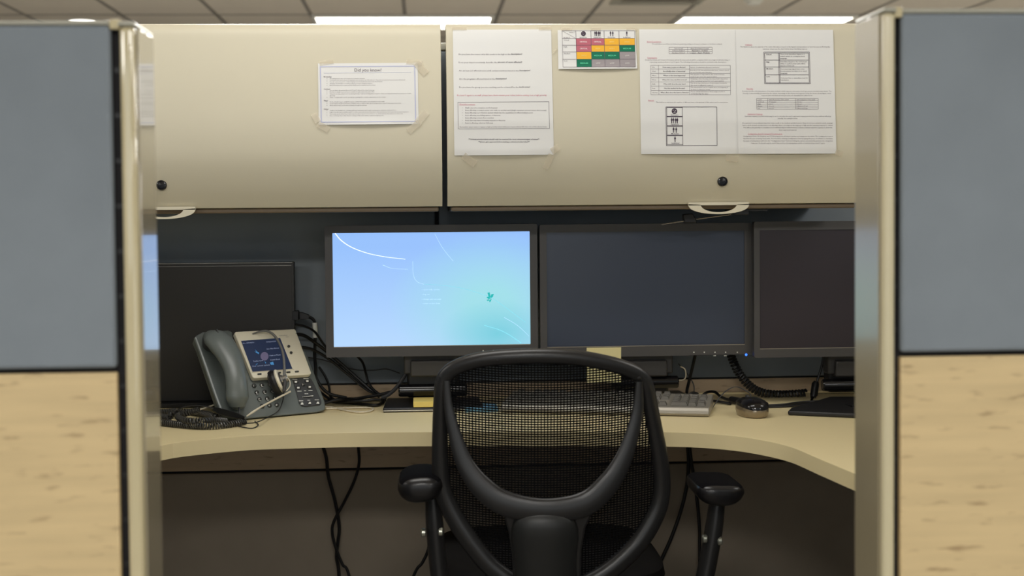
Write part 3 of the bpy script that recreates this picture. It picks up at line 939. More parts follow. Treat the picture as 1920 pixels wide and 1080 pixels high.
# ================================================================== MONITORS
def rounded_rect(x0, x1, z0, z1, r, n=4):
    o = []
    for cx, cz, a0 in ((x1 - r, z1 - r, 0), (x0 + r, z1 - r, 90), (x0 + r, z0 + r, 180), (x1 - r, z0 + r, 270)):
        for i in range(n + 1):
            a = math.radians(a0 + 90 * i / n)
            o.append((cx + r * math.cos(a), cz + r * math.sin(a)))
    return o
def monitor(label, ox, oy, ix, iy, Y, scr, base_px, lit=False, ink='', basezfront=None):
    """ox,oy,ix,iy: pixel extents of the outer frame and the screen opening"""
    def q(px, py):
        p = P(px, py, Y)
        return p.x, p.z
    xm, ym = sum(ox) / 2, sum(oy) / 2
    x0, x1 = q(ox[0], ym)[0], q(ox[1], ym)[0]
    z1, z0 = q(xm, oy[0])[1], q(xm, oy[1])[1]
    i0, i1 = q(ix[0], ym)[0], q(ix[1], ym)[0]
    j1, j0 = q(xm, iy[0])[1], q(xm, iy[1])[1]
    xc = (x0 + x1) / 2
    t = thing('computer_monitor', label, 'monitor', (xc, Y + 0.06, ZD), 'flat monitors along the desk')
    # bezel ring with depth
    O = rounded_rect(x0, x1, z0, z1, 0.004)
    I = rounded_rect(i0, i1, j0, j1, 0.001)
    n = len(O)
    vs = [V((x, Y, z)) for x, z in O] + [V((x, Y, z)) for x, z in I] + [V((x, Y + 0.003, z)) for x, z in I] + [V((x, Y + 0.022, z)) for x, z in O]
    fs = []
    for i in range(n):
        j = (i + 1) % n
        fs += [(i, j, n + j, n + i), (n + i, n + j, 2 * n + j, 2 * n + i), (i, 3 * n + i, 3 * n + j, j)]
    part('bezel', (vs, fs), BEZEL, t)
    sec = [[V((x, Y + 0.022, z)) for x, z in O]]
    sec.append([V((xc + (x - xc) * 0.98, Y + 0.034, (z0 + z1) / 2 + (z - (z0 + z1) / 2) * 0.97)) for x, z in O])
    sec.append([V((xc + (x - xc) * 0.75, Y + 0.052, (z0 + z1) / 2 + (z - (z0 + z1) / 2) * 0.72)) for x, z in O])
    part('back_shell', loft(sec), BLACKP, t)
    scr_o = part('screen', box(i0 - 0.001, i1 + 0.001, Y + 0.003, Y + 0.006, j0 - 0.001, j1 + 0.001), scr, t, sm=False)
    part('bezel_lip', box(i0, i1, Y - 0.0004, Y + 0.003, j0 - 0.0012, j0), BEZ_LINE, t, label='pale lower rim of the screen', sm=False)
    # stand
    bw = 0.085
    zb = z0 + 0.02
    yb = Y + 0.055
    part('stand_head', box(xc - 0.067, xc + 0.067, Y + 0.03, yb + 0.02, z0 - 0.045, z0 + 0.06), GREYP, t, bevel=0.004, seg=3)
    part('stand_slider', box(xc - 0.052, xc + 0.052, Y + 0.016, yb, z0 - 0.05, z0 - 0.012), GREYP, t, bevel=0.004, seg=3)
    part('stand_column', box(xc - 0.06, xc + 0.06, yb - 0.005, yb + 0.04, ZD + 0.02, z0 + 0.02), BLACKP, t, bevel=0.006, seg=3)
    part('hinge_barrel', lathe([(0.0, -0.08), (0.012, -0.08), (0.0145, -0.077), (0.0145, 0.077), (0.012, 0.08), (0, 0.08)], V((xc, Y + 0.034, ZD + (0.05 if base_px is base_mid else 0.04))), (1, 0, 0), 20), BLACKG, t)
    part('base', base_px(xc, Y), BLACKP, t, bevel=0.004, seg=3)
    return t, x0, x1, z0, z1, i0, i1, j0, j1
def base_mid(xc, Y):
    return prism([V((xc - 0.115, 3.375, ZD)), V((xc + 0.115, 3.375, ZD)), V((xc + 0.11, 3.46, ZD)), V((xc - 0.11, 3.46, ZD))], V((0, 0, 0.011)))
def base_std(xc, Y):
    yf = PZ(800, 772.5, ZD).y
    return prism([V((xc - 0.115, yf, ZD)), V((xc + 0.115, yf, ZD)), V((xc + 0.11, yf + 0.17, ZD)), V((xc - 0.11, yf + 0.17, ZD))], V((0, 0, 0.011)))
# lit screen material: blue to teal wallpaper glow, given off by the display
def lit_screen(x0, x1, z0, z1):
    m = bpy.data.materials.new('lit_wallpaper')
    m.use_nodes = True
    nt = m.node_tree
    b = nt.nodes['Principled BSDF']
    b.inputs['Base Color'].default_value = (0.02, 0.02, 0.02, 1)
    b.inputs['Roughness'].default_value = 0.35
    tc = nt.nodes.new('ShaderNodeTexCoord')
    sp = nt.nodes.new('ShaderNodeSeparateXYZ')
    nt.links.new(tc.outputs['Generated'], sp.inputs[0])
    def mth(op, a, b2):
        n = nt.nodes.new('ShaderNodeMath')
        n.operation = op
        for k, x in enumerate((a, b2)):
            if isinstance(x, (int, float)):
                n.inputs[k].default_value = x
            elif x is not None:
                nt.links.new(x, n.inputs[k])
        return n.outputs[0]
    X, Z = sp.outputs[0], sp.outputs[2]
    # vertical: deeper blue at the top, paler toward the bottom
    def ramp(fac, c0, c1):
        n = nt.nodes.new('ShaderNodeMix')
        n.data_type = 'RGBA'
        nt.links.new(fac, n.inputs[0])
        for k, c in ((6, c0), (7, c1)):
            if isinstance(c, tuple):
                n.inputs[k].default_value = (*lin(c), 1)
            else:
                nt.links.new(c, n.inputs[k])
        return n.outputs[2]
    cl = lambda v: (lambda n: (setattr(n, 'use_clamp', True), n.outputs[0])[1])(v.node)
    base = ramp(cl(mth('MULTIPLY', Z, 1.15)), (180, 215, 253), (147, 190, 250))
    dx = mth('DIVIDE', mth('SUBTRACT', X, 0.8), 0.42)
    dz = mth('DIVIDE', mth('SUBTRACT', Z, 0.36), 0.52)
    d = mth('SQRT', mth('ADD', mth('MULTIPLY', dx, dx), mth('MULTIPLY', dz, dz)), None)
    tealf = cl(mth('SUBTRACT', 1.25, d))
    c1 = ramp(tealf, base, (158, 221, 232))
    dx = mth('DIVIDE', mth('SUBTRACT', X, 0.83), 0.3)
    dz = mth('DIVIDE', mth('SUBTRACT', Z, 0.1), 0.3)
    d = mth('SQRT', mth('ADD', mth('MULTIPLY', dx, dx), mth('MULTIPLY', dz, dz)), None)
    tf2 = cl(mth('SUBTRACT', 1.0, d))
    c2 = ramp(tf2, c1, (118, 205, 222))
    nt.links.new(c2, b.inputs['Emission Color'])
    b.inputs['Emission Strength'].default_value = 1.0
    return m
YM = 3.28
SCR_ON = lit_screen(0, 1, 0, 1)
t, x0, x1, z0, z1, i0, i1, j0, j1 = monitor('monitor showing a bright blue wallpaper behind the chair, left of the middle', (610, 1008), (421.5, 667.5), (624.5, 994), (435.5, 648), YM, SCR_ON, base_std, True)
def glow(name, c, st):
    return mat(name, c, 0.6, emit=(c, st))
# streaks of the wallpaper (thin shapes on the display surface)
s = Sheet(lambda px, py: P(px, py, YM + 0.0026))
GW, GP, GD, GT = glow('streak_white', (232, 244, 255), 1.0), glow('streak_pale', (178, 214, 253), 1.0), glow('stem_teal', (118, 196, 216), 1.0), glow('leaf_teal', (24, 160, 160), 1.0)
def arc(pts, t0, t1, ink):
    q = smooth([(x, y, 0) for x, y in pts], 6)
    n = len(q)
    for k in range(n - 1):
        s.line(q[k].x, q[k].y, q[k + 1].x, q[k + 1].y, t0 + (t1 - t0) * k / n, ink)
arc([(628, 437), (640, 451), (660, 464), (690, 475), (725, 482), (760, 486)], 1.9, 0.8, GW)
arc([(718, 497), (735, 503), (765, 505)], 0.7, 0.3, GP)
arc([(774, 490), (775, 515), (782, 528), (795, 533)], 0.6, 0.5, GP)
arc([(815, 438), (830, 465), (850, 490)], 0.5, 0.6, GP)
arc([(795, 533), (840, 536), (880, 544), (922, 558)], 0.5, 0.8, GD)
arc([(922, 558), (950, 578), (985, 604)], 1.0, 0.6, GD)
arc([(908, 610), (935, 618), (955, 628), (977, 643)], 1.2, 1.6, GD)
arc([(945, 595), (970, 610), (992, 630)], 0.6, 0.4, GP)
for q in ([(914, 549), (918, 548), (920, 556), (917, 560)], [(921, 552), (926, 551), (924, 557), (919, 560)], [(912, 557), (917, 556), (920, 560), (916, 561)], [(912, 562), (918, 561), (915, 565)], [(917, 563), (922, 560), (920, 565), (918, 567)]):
    s.add(GT, q, [tuple(range(len(q)))])
for k, y in enumerate((543, 552, 561, 569)):
    s.text(791, y + 1, ('- open help centre', '- log on', '- change user account', '- restart or shut down')[k], 3.6, GP, (33, 14, 36, 34)[k])
s.build(t, 'wallpaper_print')
yf = PZ(800, 772.5, ZD).y
xc_ = (x0 + x1) / 2
part('base_trim', box(xc_ - 0.114, xc_ + 0.114, yf - 0.001, yf + 0.002, ZD + 0.003, ZD + 0.0055), SILV, t, label='shiny strip along the base', sm=False)
for px in (906, 925, 943):
    p = P(px, 657.5, YM)
    part('button_mark', box(p.x - 0.0014, p.x + 0.0014, YM - 0.0006, YM + 0.001, p.z - 0.0012, p.z + 0.0012), WHITE, t, sm=False)
t, x0, x1, z0, z1, i0, i1, j0, j1 = monitor('switched-off monitor with a pale note on its lower frame, behind the chair', (1012.5, 1409.5), (419.5, 668), (1025.5, 1396), (434, 648), YM, SCR_OFF, base_mid)
for px in (1301, 1320.5, 1340.5, 1360.5, 1382.5):
    p = P(px, 660.5, YM)
    part('button_mark', box(p.x - 0.0013, p.x + 0.0013, YM - 0.0006, YM + 0.001, p.z - 0.0013, p.z + 0.0013), WHITE, t, sm=False)
for px in (1340, 1360):
    p = P(px, 667, YM)
    part('button_mark', box(p.x - 0.003, p.x + 0.003, YM - 0.0006, YM + 0.001, p.z - 0.0006, p.z + 0.0006), WHITE, t, sm=False)
part('cable_clip', tube(smooth([P(1276, 687, 3.37), P(1284, 692, 3.37), P(1286, 704, 3.37), P(1281, 712, 3.37), P(1262, 713, 3.37)], 5), 0.0018, 8), WCABLE, t)
a, b = P(1293, 664.5, YM), P(1396, 664.5, YM)
part('button_seam', box(a.x, b.x, YM - 0.0005, YM + 0.001, b.z - 0.0008, b.z + 0.0004), BLACKP, t, sm=False)
p = P(1399, 665, YM)
part('power_led', lathe([(0.0028, 0.001), (0.0028, -0.001), (0.0015, -0.0016), (0, -0.0017)], p, (0, 1, 0), 12), LED, t, label='blue power light')
# third monitor, cut by the right post
YM3 = 3.25
def base_right(xc, Y):
    return prism([PZ(1477, 779, ZD), PZ(1640, 786, ZD), PZ(1650, 752, ZD), PZ(1555, 752, ZD), PZ(1483, 773, ZD)], V((0, 0, 0.011)))
t, x0, x1, z0, z1, i0, i1, j0, j1 = monitor('switched-off monitor farthest right, partly hidden by the entrance post', (1414, 1809), (414, 668), (1424.5, 1796), (430, 651), YM3, SCR_OFF2, base_right)
# left dark panel
YT = 3.40
p = P(551, 491, YT)
xr, zt = p.x, p.z
t = thing('computer_monitor', 'large black switched-off monitor standing behind the desk phone on the left', 'monitor', (xr - 0.26, YT + 0.02, ZD), 'flat monitors along the desk')
part('bezel', box(xr - 0.53, xr, YT, YT + 0.03, ZD + 0.012, zt), SCR_BLK, t, bevel=0.002, seg=3)
part('screen', box(xr - 0.522, xr - 0.006, YT - 0.001, YT + 0.002, ZD + 0.04, zt - 0.0085), SCR_BLK, t, sm=False)
part('top_edge', box(xr - 0.525, xr - 0.004, YT - 0.0006, YT + 0.002, zt - 0.0018, zt - 0.0006), SILV, t, label='shiny top edge', sm=False)
part('screen_rim', box(xr - 0.524, xr - 0.006, YT - 0.0012, YT + 0.001, zt - 0.0085, zt - 0.0077), SILV, t, sm=False)
part('back_shell', box(xr - 0.42, xr - 0.1, YT + 0.03, YT + 0.05, ZD + 0.06, zt - 0.05), BLACKP, t, bevel=0.008, seg=3)
part('base', box(xr - 0.40, xr - 0.12, YT - 0.03, YT + 0.045, ZD, ZD + 0.012), BLACKP, t, bevel=0.003)
# notes
a = P(1100, 652, YM - 0.001)
b = P(1165, 716, YM - 0.001)
vs, fs = [], []
n = 8
for k in range(n + 1):
    z = a.z + (b.z - a.z) * k / n
    yy = YM - 0.0012 - 0.006 * (k / n) ** 2
    vs += [V((a.x - 0.0002 * k, yy, z)), V((b.x - 0.0002 * k, yy, z))]
N = len(vs)
vs += [v + V((0, 0.0004, 0)) for v in vs]
fs = [(2 * k, 2 * k + 1, 2 * k + 3, 2 * k + 2) for k in range(n)] + [(N + 2 * k, N + 2 * k + 2, N + 2 * k + 3, N + 2 * k + 1) for k in range(n)]
single('sticky_note', (vs, fs), STICK, 'pale yellow note stuck on the lower frame of the middle dark monitor', 'sticky note')
p0 = PZ(775, 764, ZD + 0.011)
single('sticky_note_pad', box(p0.x, p0.x + 0.076, p0.y, p0.y + 0.076, ZD + 0.0112, ZD + 0.024), STICK2, 'thick yellow note pad on the monitor base beside the chair', 'note pad', bevel=0.001)
p0 = PZ(872, 773, ZD)
single('notebook', box(p0.x, p0.x + 0.075, p0.y - 0.005, p0.y + 0.08, ZD, ZD + 0.009), BLUEP, 'small blue notebook seen through the chair mesh, left of the keyboard', 'notebook', bevel=0.001)

# ================================================================== KEYBOARD AND MOUSE
kf0, kf1 = PZ(940, 774, ZD), PZ(1328, 782, ZD)
ku = (kf1 - kf0).normalized()
kv = V((-ku.y, ku.x, 0))
kz = V((0, 0, 1))
KW, KD = (kf1 - kf0).length, 0.147
t = thing('keyboard', 'grey computer keyboard on the desk behind the chair', 'keyboard', kf0 + ku * KW / 2 + kv * KD / 2)
def kp(x, y, z):
    return kf0 + ku * x + kv * y + kz * z
slope = (0.033 - 0.019) / KD
prof = [(0, 0.001), (-0.004, 0.006), (-0.002, 0.013), (0.004, 0.019), (KD - 0.006, 0.032), (KD, 0.028), (KD, 0.001)]
part('housing', loft([[kp(x, y, z) for y, z in prof] for x in (-0.002, KW + 0.002)]), KEYB, t, bevel=0.002)
u = 0.0187
rows = [(0.137, [(i * u, 1) for i in (0, 2, 3, 4, 5, 6.5, 7.5, 8.5, 9.5, 11, 12, 13, 14)]),
        (0.112, [(i * u, 1) for i in range(13)] + [(13 * u, 2)]),
        (0.0925, [(0, 1.5)] + [((1.5 + i) * u, 1) for i in range(13)]),
        (0.073, [(0, 1.75)] + [((1.75 + i) * u, 1) for i in range(11)] + [(12.75 * u, 2.25)]),
        (0.0535, [(0, 2.25)] + [((2.25 + i) * u, 1) for i in range(10)] + [(12.25 * u, 2.75)]),
        (0.034, [(0, 1.5), (1.5 * u, 1.25), (2.75 * u, 1.25), (4 * u, 6), (10 * u, 1.25), (11.25 * u, 1.25), (12.5 * u, 1.25), (13.75 * u, 1.25)])]
keys = []
for y, ks in rows:
    keys += [(0.012 + x, y, w_, 1) for x, w_ in ks]
nx = 0.012 + 15.4 * u
for y in (0.137, 0.112, 0.0925):
    keys += [(nx + i * u, y, 1, 1) for i in range(3)]
keys += [(nx + u, 0.0535, 1, 1)] + [(nx + i * u, 0.034, 1, 1) for i in range(3)]
npx = nx + 3.35 * u
for y in (0.112, 0.0925, 0.073, 0.0535):
    keys += [(npx + i * u, y, 1, 1) for i in range(3)]
keys += [(npx, 0.034, 2, 1), (npx + 2 * u, 0.034, 1, 1), (npx + 3 * u, 0.112, 1, 1), (npx + 3 * u, 0.0925, 1, 1), (npx + 3 * u, 0.0535, 1, 1), (npx + 3 * u, 0.034, 1, 1)]
sx = (KW - 0.006) / (npx + 4 * u)
for x, y, w_, h_ in keys:
    x *= sx
    ww = u * sx * w_ - 0.0018
    z = 0.019 + (y - 0.012) * 0.082
    a_ = [kp(x, y - 0.017, z), kp(x + ww, y - 0.017, z), kp(x + ww, y, z + 0.001), kp(x, y, z + 0.001)]
    b_ = [kp(x + 0.003, y - 0.0145, z + 0.0078), kp(x + ww - 0.003, y - 0.0145, z + 0.0078), kp(x + ww - 0.003, y - 0.003, z + 0.0088), kp(x + 0.003, y - 0.003, z + 0.0088)]
    part('key', loft([a_, b_]), KEYC, t, sm=False)
# mouse
mc = PZ(1410, 779, ZD)
t = thing('computer_mouse', 'glossy black and silver mouse right of the keyboard', 'mouse', mc)
ang = math.radians(4)
mu, mv = V((math.cos(ang), math.sin(ang), 0)), V((-math.sin(ang), math.cos(ang), 0))
def mpt(a, hgt, k):
    ex = abs(math.cos(a)) ** 0.85 * (1 if math.cos(a) > 0 else -1)
    ey = abs(math.sin(a)) ** 0.85 * (1 if math.sin(a) > 0 else -1)
    return mc + mu * (0.0325 * k * ex) + mv * (0.055 * k * ey) + V((0, 0, hgt))
NA = 36
low = [[mpt(2 * math.pi * i / NA, h, k) for i in range(NA)] for h, k in ((0.001, 0.9), (0.004, 0.95), (0.012, 1.0), (0.018, 1.0))]
def top_h(a):
    return 0.018 + 0.006 * (-math.sin(a)) * 0 + 0.004 * abs(math.cos(a))
part('silver_side', loft(low + [[mpt(2 * math.pi * i / NA, 0.0185 + 0.006 * abs(math.cos(2 * math.pi * i / NA)) ** 2, 0.99) for i in range(NA)]]), MOUSES, t, label='silver side')
tp = []
for k, h in ((1.0, 0.0175), (0.985, 0.024), (0.93, 0.0295), (0.82, 0.034), (0.62, 0.0375), (0.35, 0.039), (0.1, 0.0395)):
    tp.append([mpt(2 * math.pi * i / NA, h + 0.006 * abs(math.cos(2 * math.pi * i / NA)) ** 2 * (1 if k > 0.95 else 0), k) for i in range(NA)])
part('top_shell', loft(tp), MOUSEB, t)
part('scroll_wheel', lathe([(0.0, -0.003), (0.008, -0.003), (0.009, 0), (0.008, 0.003), (0, 0.003)], mc + mv * 0.034 + V((0, 0, 0.033)), mu, 16), GREYP, t)

def cable(name, label, pts, r, m=CABLE, cat='cable', k=8, n=8):
    return single(name, tube(smooth(pts, k), r, n) if name == 'hanging_cable' else on_desk(tube(smooth(pts, k), r, n)), m, label, cat)
mtip = mc + mv * 0.057 + V((0, 0, 0.012))
cable('mouse_cord', 'thin pale cord arching from the keyboard edge to the mouse',
      [PZ(1326, 778, ZD + 0.004), P(1335, 766, 3.2), P(1352, 742, 3.24), P(1368, 729, 3.26), P(1382, 725.5, 3.27), P(1397, 732, 3.25), P(1408, 742, 3.24), mtip + V((0, 0.01, 0.008)), mtip], 0.0011, CABLEG)

# ================================================================== DESK PHONE
A = PZ(455, 788, ZD)
B = PZ(612, 773, ZD)
pu = (B - A).normalized()
pb = V((-pu.y, pu.x, 0))
TH = math.radians(52)
pv = pb * math.cos(TH) + V((0, 0, math.sin(TH)))
pn = pu.cross(pv).normalized()
if pn.y > 0:
    pn = -pn
A0 = A + V((0, 0, 0.016))
def PS(px, py, n=0.0):
    return PN(px, py, A0 + pn * n, pn)
t = thing('desk_phone', 'grey office phone with silver screen plate and handset on the left', 'phone', A + pu * 0.1 + pb * 0.06)
body = [(416, 779), (426, 783), (458, 785.5), (520, 780), (596, 773), (608, 769), (611, 764), (609, 752), (590, 700), (573, 658), (567, 654), (552, 654), (440, 658), (436, 622), (428, 619), (380, 622), (368, 629), (365.5, 635), (372, 650)]
bv, bf = prism([PS(x, y, 0) for x, y in body], pn * -0.022)
bv = [V((v.x, v.y, max(v.z, ZD + 0.0006))) for v in bv]
part('body', (bv, bf), PHONE, t, bevel=0.003, seg=3)
# wedge foot under the body
fa, fb = A0 + pb * 0.012 - V((0, 0, 0.016)), B + pb * 0.012
wedge = []
for o in (A + pu * 0.012, A + pu * 0.16):
    f0 = o + pb * 0.012
    wedge.append([f0, f0 + pb * 0.16, f0 + pb * 0.15 + V((0, 0, 0.1)), f0 + pb * 0.03 + V((0, 0, 0.006))])
part('foot_stand', loft(wedge), PHONED, t)
part('front_lip', prism([A - pu * 0.03 + pb * 0.004, A + pu * 0.19 + pb * 0.004, A + pu * 0.185 + pb * 0.04, A - pu * 0.03 + pb * 0.04], V((0, 0, 0.012))), PHONED, t, bevel=0.002)
# cradle rim at the far left
part('cradle_rim', tube([PS(367, 634, 0.006), PS(385, 684, 0.006), PS(404, 740, 0.006), PS(418, 777, 0.006)], 0.0045, 8), PHONE, t)
# silver plate and screen
plate = [(439, 627.5), (548, 622.5), (551, 624), (580.5, 705), (578, 708), (473.5, 715), (470, 712), (436.5, 630)]
pl = part('screen_plate', prism([PS(x, y, 0.001) for x, y in plate], pn * 0.013), PHONES, t, bevel=0.002, seg=3)
PSCR = mat('phone_screen', (24, 28, 38), 0.3, noise=(14, 0.4, (1, 1, 1)), emit=((40, 52, 80), 0.55))
scr = [(452, 639.5), (525, 634), (548, 691.5), (473.5, 697)]
part('screen_rim', prism([PS(x, y, 0.0145) for x, y in [(450.5, 637.5), (526.5, 632), (551, 692.5), (472.5, 698.5)]], pn * 0.001), PHONES, t)
sc_ = part('display', prism([PS(x, y, 0.0157) for x, y in scr], pn * 0.0008), PSCR, t, sm=False)
s = Sheet(lambda x, y: PS(x, y, 0.017))
GL = glow('display_lettering', (150, 160, 185), 0.6)
GB = glow('display_picture_blue', (60, 120, 170), 0.6)
GG = glow('display_picture_grey', (92, 86, 112), 0.45)
sl = -0.09
s.text(455.5, 645, 'Mo 07/04/16', 3.4, GL, 21, sl=sl)
s.text(499, 642.5, '9002230324', 3.4, GL, 18, sl=sl)
s.text(500, 655.5, 'Sun Nu-Street', 3.4, GL, 23, sl=sl)
s.text(505, 668, 'United Plaza', 3.4, GL, 21, sl=sl)
s.text(474.5, 678.5, 'Telefon Card', 3.2, GL, 18, sl=sl)
s.text(507, 676, 'Sound Check', 3.2, GL, 18, sl=sl)
s.text(473, 688, 'Your current options', 3.2, GL, 33, sl=sl)
s.disc(496, 668, 7.5, 8, GG, 20)
for q in (([(477, 659), (486, 661), (485, 664)]), ([(478, 655), (484, 661), (481, 660)]), ([(506, 680), (512, 678), (514, 684), (508, 684)]), ([(478, 686), (482, 681), (483, 682)]), ([(496, 677), (499, 680), (498, 682)])):
    s.add(GB, q, [tuple(range(len(q)))])
s.build(sc_, 'display_text')
s = Sheet(lambda x, y: PS(x, y, 0.0146))
s.text(523, 630, 'smart phone', 2.6, INKB, 16, sl=-0.05)
s.text(536, 632.5, '7970', 2.0, INKB, 5)
s.build(pl, 'plate_lettering')
for (x, y) in ((541, 650), (545.5, 662)):
    part('round_button', lathe([(0.0032, 0), (0.0032, 0.003), (0.002, 0.004), (0, 0.004)], PS(x, y, 0.014), pn, 14), KEYP, t)
for (x, y) in ((486.5, 701.5), (505, 700), (523, 699), (540.5, 698), (556.5, 697)):
    c = PS(x, y, 0.0145)
    part('soft_key', obox(c, pu, pv, pn, 0.0048, 0.0018, 0.0022), KEYP, t, bevel=0.001)
# keypad
for r in range(4):
    for q in range(3):
        x = 476 + 14.6 * q + 5.1 * r - (0.8 * q if r == 3 else 0)
        y = 723.5 - 1.2 * q + 12.8 * r
        kk = part('number_key', lathe([(0.0052, 0), (0.0052, 0.003), (0.004, 0.0045), (0, 0.0047)], PS(x, y, 0.0), pn, 16), KEYP, t)
        s = Sheet(lambda px, py: PS(px, py, 0.0052))
        s.text(x - 0.5, y + 1.3, '123456789*0#'[r * 3 + q], 5.0, WHITE, None, 'c', bold=0.02)
        if r * 3 + q not in (0, 9, 10, 11):
            s.rect(x - 0.5, y + 2.0, x + 3.2, y + 2.8, WHITE)
        s.build(kk, 'key_number')
# function pad
pad = [(548, 712), (551, 709.5), (577, 708.5), (583, 711), (588, 720), (602, 752), (602.5, 757), (599, 760), (573, 763), (565, 762), (561, 757)]
part('function_pad', prism([PS(x, y, 0.0003) for x, y in pad], pn * 0.002), PHONED, t, bevel=0.0008)
for (x, y, b) in ((554.5, 716, 'M'), (576, 714.5, 'B'), (559, 727, 'C'), (580.5, 725.5, 'S')):
    kk = part('function_key', obox(PS(x, y, 0.003), pu, pv, pn, 0.006, 0.0035, 0.002), KEYP, t, bevel=0.0012)
    s = Sheet(lambda px, py: PS(px, py, 0.0054))
    s.rect(x - 1.8, y - 1.6, x + 2.6, y + 1.6, WHITE)
    s.build(kk, 'key_icon')
kk = part('help_key', lathe([(0.0042, 0), (0.0042, 0.003), (0.003, 0.004), (0, 0.0042)], PS(568.2, 721.5, 0.002), pn, 14), KEYP, t)
s = Sheet(lambda px, py: PS(px, py, 0.0067))
s.text(567.8, 723, '?', 5.0, WHITE, None, 'c', bold=0.02)
s.build(kk, 'key_icon')
vk = part('volume_key', obox(PS(577, 743, 0.003), pu, pv, pn, 0.0115, 0.002, 0.002), KEYP, t, bevel=0.0012)
s = Sheet(lambda px, py: PS(px, py, 0.0054))
s.add(WHITE, [(567, 743.8), (587.5, 741.2), (587.5, 743), (567, 744.2)], [(0, 1, 2, 3)])
s.build(vk, 'key_icon')
for (x, y, b) in ((566.5, 756.5, 'h'), (581, 755.5, 'm'), (596, 755, 's')):
    kk = part('function_key', lathe([(0.004, 0), (0.004, 0.002), (0.003, 0.003), (0, 0.003)], PS(x, y, 0.002), pn, 14), KEYP, t)
    s = Sheet(lambda px, py: PS(px, py, 0.0056))
    s.disc(x, y, 2.4, 2.2, WHITE, 8)
    s.rect(x - 2.8, y + 0.8, x + 2.6, y + 2.2, WHITE)
    s.build(kk, 'key_icon')
s = Sheet(lambda x, y: PS(x, y, 0.0026))
for x0_, y0_, w_ in ((548, 711.4, 9.5), (569, 710, 9.5), (557.5, 733.5, 8), (570, 732.7, 4), (578.5, 732, 7.5), (571, 738.3, 7), (560.5, 751.6, 8), (576.5, 750.6, 5), (590, 749.7, 8)):
    s.rect(x0_, y0_ - 0.7, x0_ + w_, y0_ + 0.5, WHITE, 0)
s.build(t, 'pad_lettering')
# handset
hp = smooth([PS(392, 627, 0.022), PS(403, 634, 0.034), PS(417, 648, 0.044), PS(432, 672, 0.052), PS(440, 695, 0.054), PS(444, 722, 0.05), PS(445, 745, 0.04), PS(445, 762, 0.028)], 8)
hs = part('handset', tube(hp, [0.016, 0.028, 0.031, 0.0275, 0.0245, 0.024, 0.026, 0.018], 24, flat=0.62, up=pn), PHONE, t, label='curved grey handset')
part('earpiece', lathe([(0.02, 0.0), (0.023, 0.012), (0.022, 0.022), (0.0, 0.024)], PS(395, 646, 0.004), pn, 24), PHONED, hs)
part('mouthpiece', lathe([(0.016, 0.0), (0.021, 0.01), (0.02, 0.02), (0.0, 0.022)], PS(442, 757, 0.004), pn, 24), PHONE, hs)
part('handset_hook', obox(PS(408, 624, 0.05), pu, pv, pn, 0.0015, 0.008, 0.003), PHONED, hs)
single('handset_cord_plug', tube(smooth([PS(448, 762, 0.03), PS(449, 772, 0.026), PS(449, 780, 0.02), PS(445, 786, 0.012)], 6), 0.0022, 8), CABLEG, 'short grey cord end plugged into the bottom of the handset', 'cable')

# ================================================================== HEADSET
t = thing('headset', 'single-ear headset hanging over the phone screen with its slim boom', 'headset', PS(520, 740, 0.02))
hb = smooth([PS(472, 627, 0.012), PS(486, 622, 0.024), PS(500, 620.5, 0.03), PS(512, 627, 0.032), PS(522, 640, 0.034), PS(530, 660, 0.036), PS(533, 685, 0.036), PS(533, 712, 0.036)], 7)
part('headband', tube(hb, [0.0016, 0.0022, 0.0026, 0.003, 0.003, 0.003, 0.003, 0.0035], 10), HBM, t)
ax = (pu * 0.8 + pn * 0.6).normalized()
ec = PS(513.5, 719, 0.017)
def big(q):
    return [(r * 1.32, h * 1.15) for r, h in q]
part('ear_cushion', lathe(big([(0.0, -0.004), (0.016, -0.006), (0.022, -0.002), (0.0235, 0.004), (0.021, 0.009), (0.012, 0.011), (0, 0.011)]), ec, ax, 32), BLACKP, t)
part('ear_cup', lathe(big([(0.02, 0.009), (0.0215, 0.012), (0.02, 0.0145), (0.016, 0.0155), (0, 0.016)]), ec, ax, 32), PHONES, t, label='pale speaker cup')
part('speaker_grille', lathe(big([(0.0155, 0.0152), (0.014, 0.0165), (0.0105, 0.0168), (0.0, 0.0168)]), ec, ax, 32), GREYP, t)
part('swivel', lathe([(0.012, 0.0185), (0.012, 0.023), (0.0095, 0.024), (0.0095, 0.032), (0.008, 0.0335), (0, 0.0335)], ec, ax, 24), SILV, t)
part('boom_joint', tube(smooth([PS(534, 707, 0.036), PS(534, 720, 0.037), PS(532, 735, 0.034)], 5), [0.0045, 0.0045, 0.003], 10), GREYP, t)
part('boom_hook', tube(smooth([PS(536, 706, 0.04), PS(543, 713, 0.042), PS(543.5, 724, 0.042), PS(537, 733, 0.038)], 5), 0.0012, 8), WCABLE, t)
part('microphone_boom', tube(smooth([PS(544.5, 734, 0.03), PS(500, 757, 0.03), PS(478, 770, 0.03), PS(462, 781, 0.028)], 6), [0.0022, 0.0022, 0.0022, 0.0028, 0.0014], 8), WCABLE, t, label='pale thin microphone boom')
part('cord', tube(smooth([PS(531, 736, 0.03), PS(530, 752, 0.012), PS(522, 770, 0.006), PS(505, 781, 0.014), PZ(480, 792, ZD + 0.012), PZ(455, 794, ZD + 0.006), PZ(440, 797, ZD + 0.003), PZ(470, 803, ZD + 0.002), PZ(484, 797, ZD + 0.002), PZ(478, 790, ZD + 0.002)], 8), 0.0012, 8), CABLE, t)

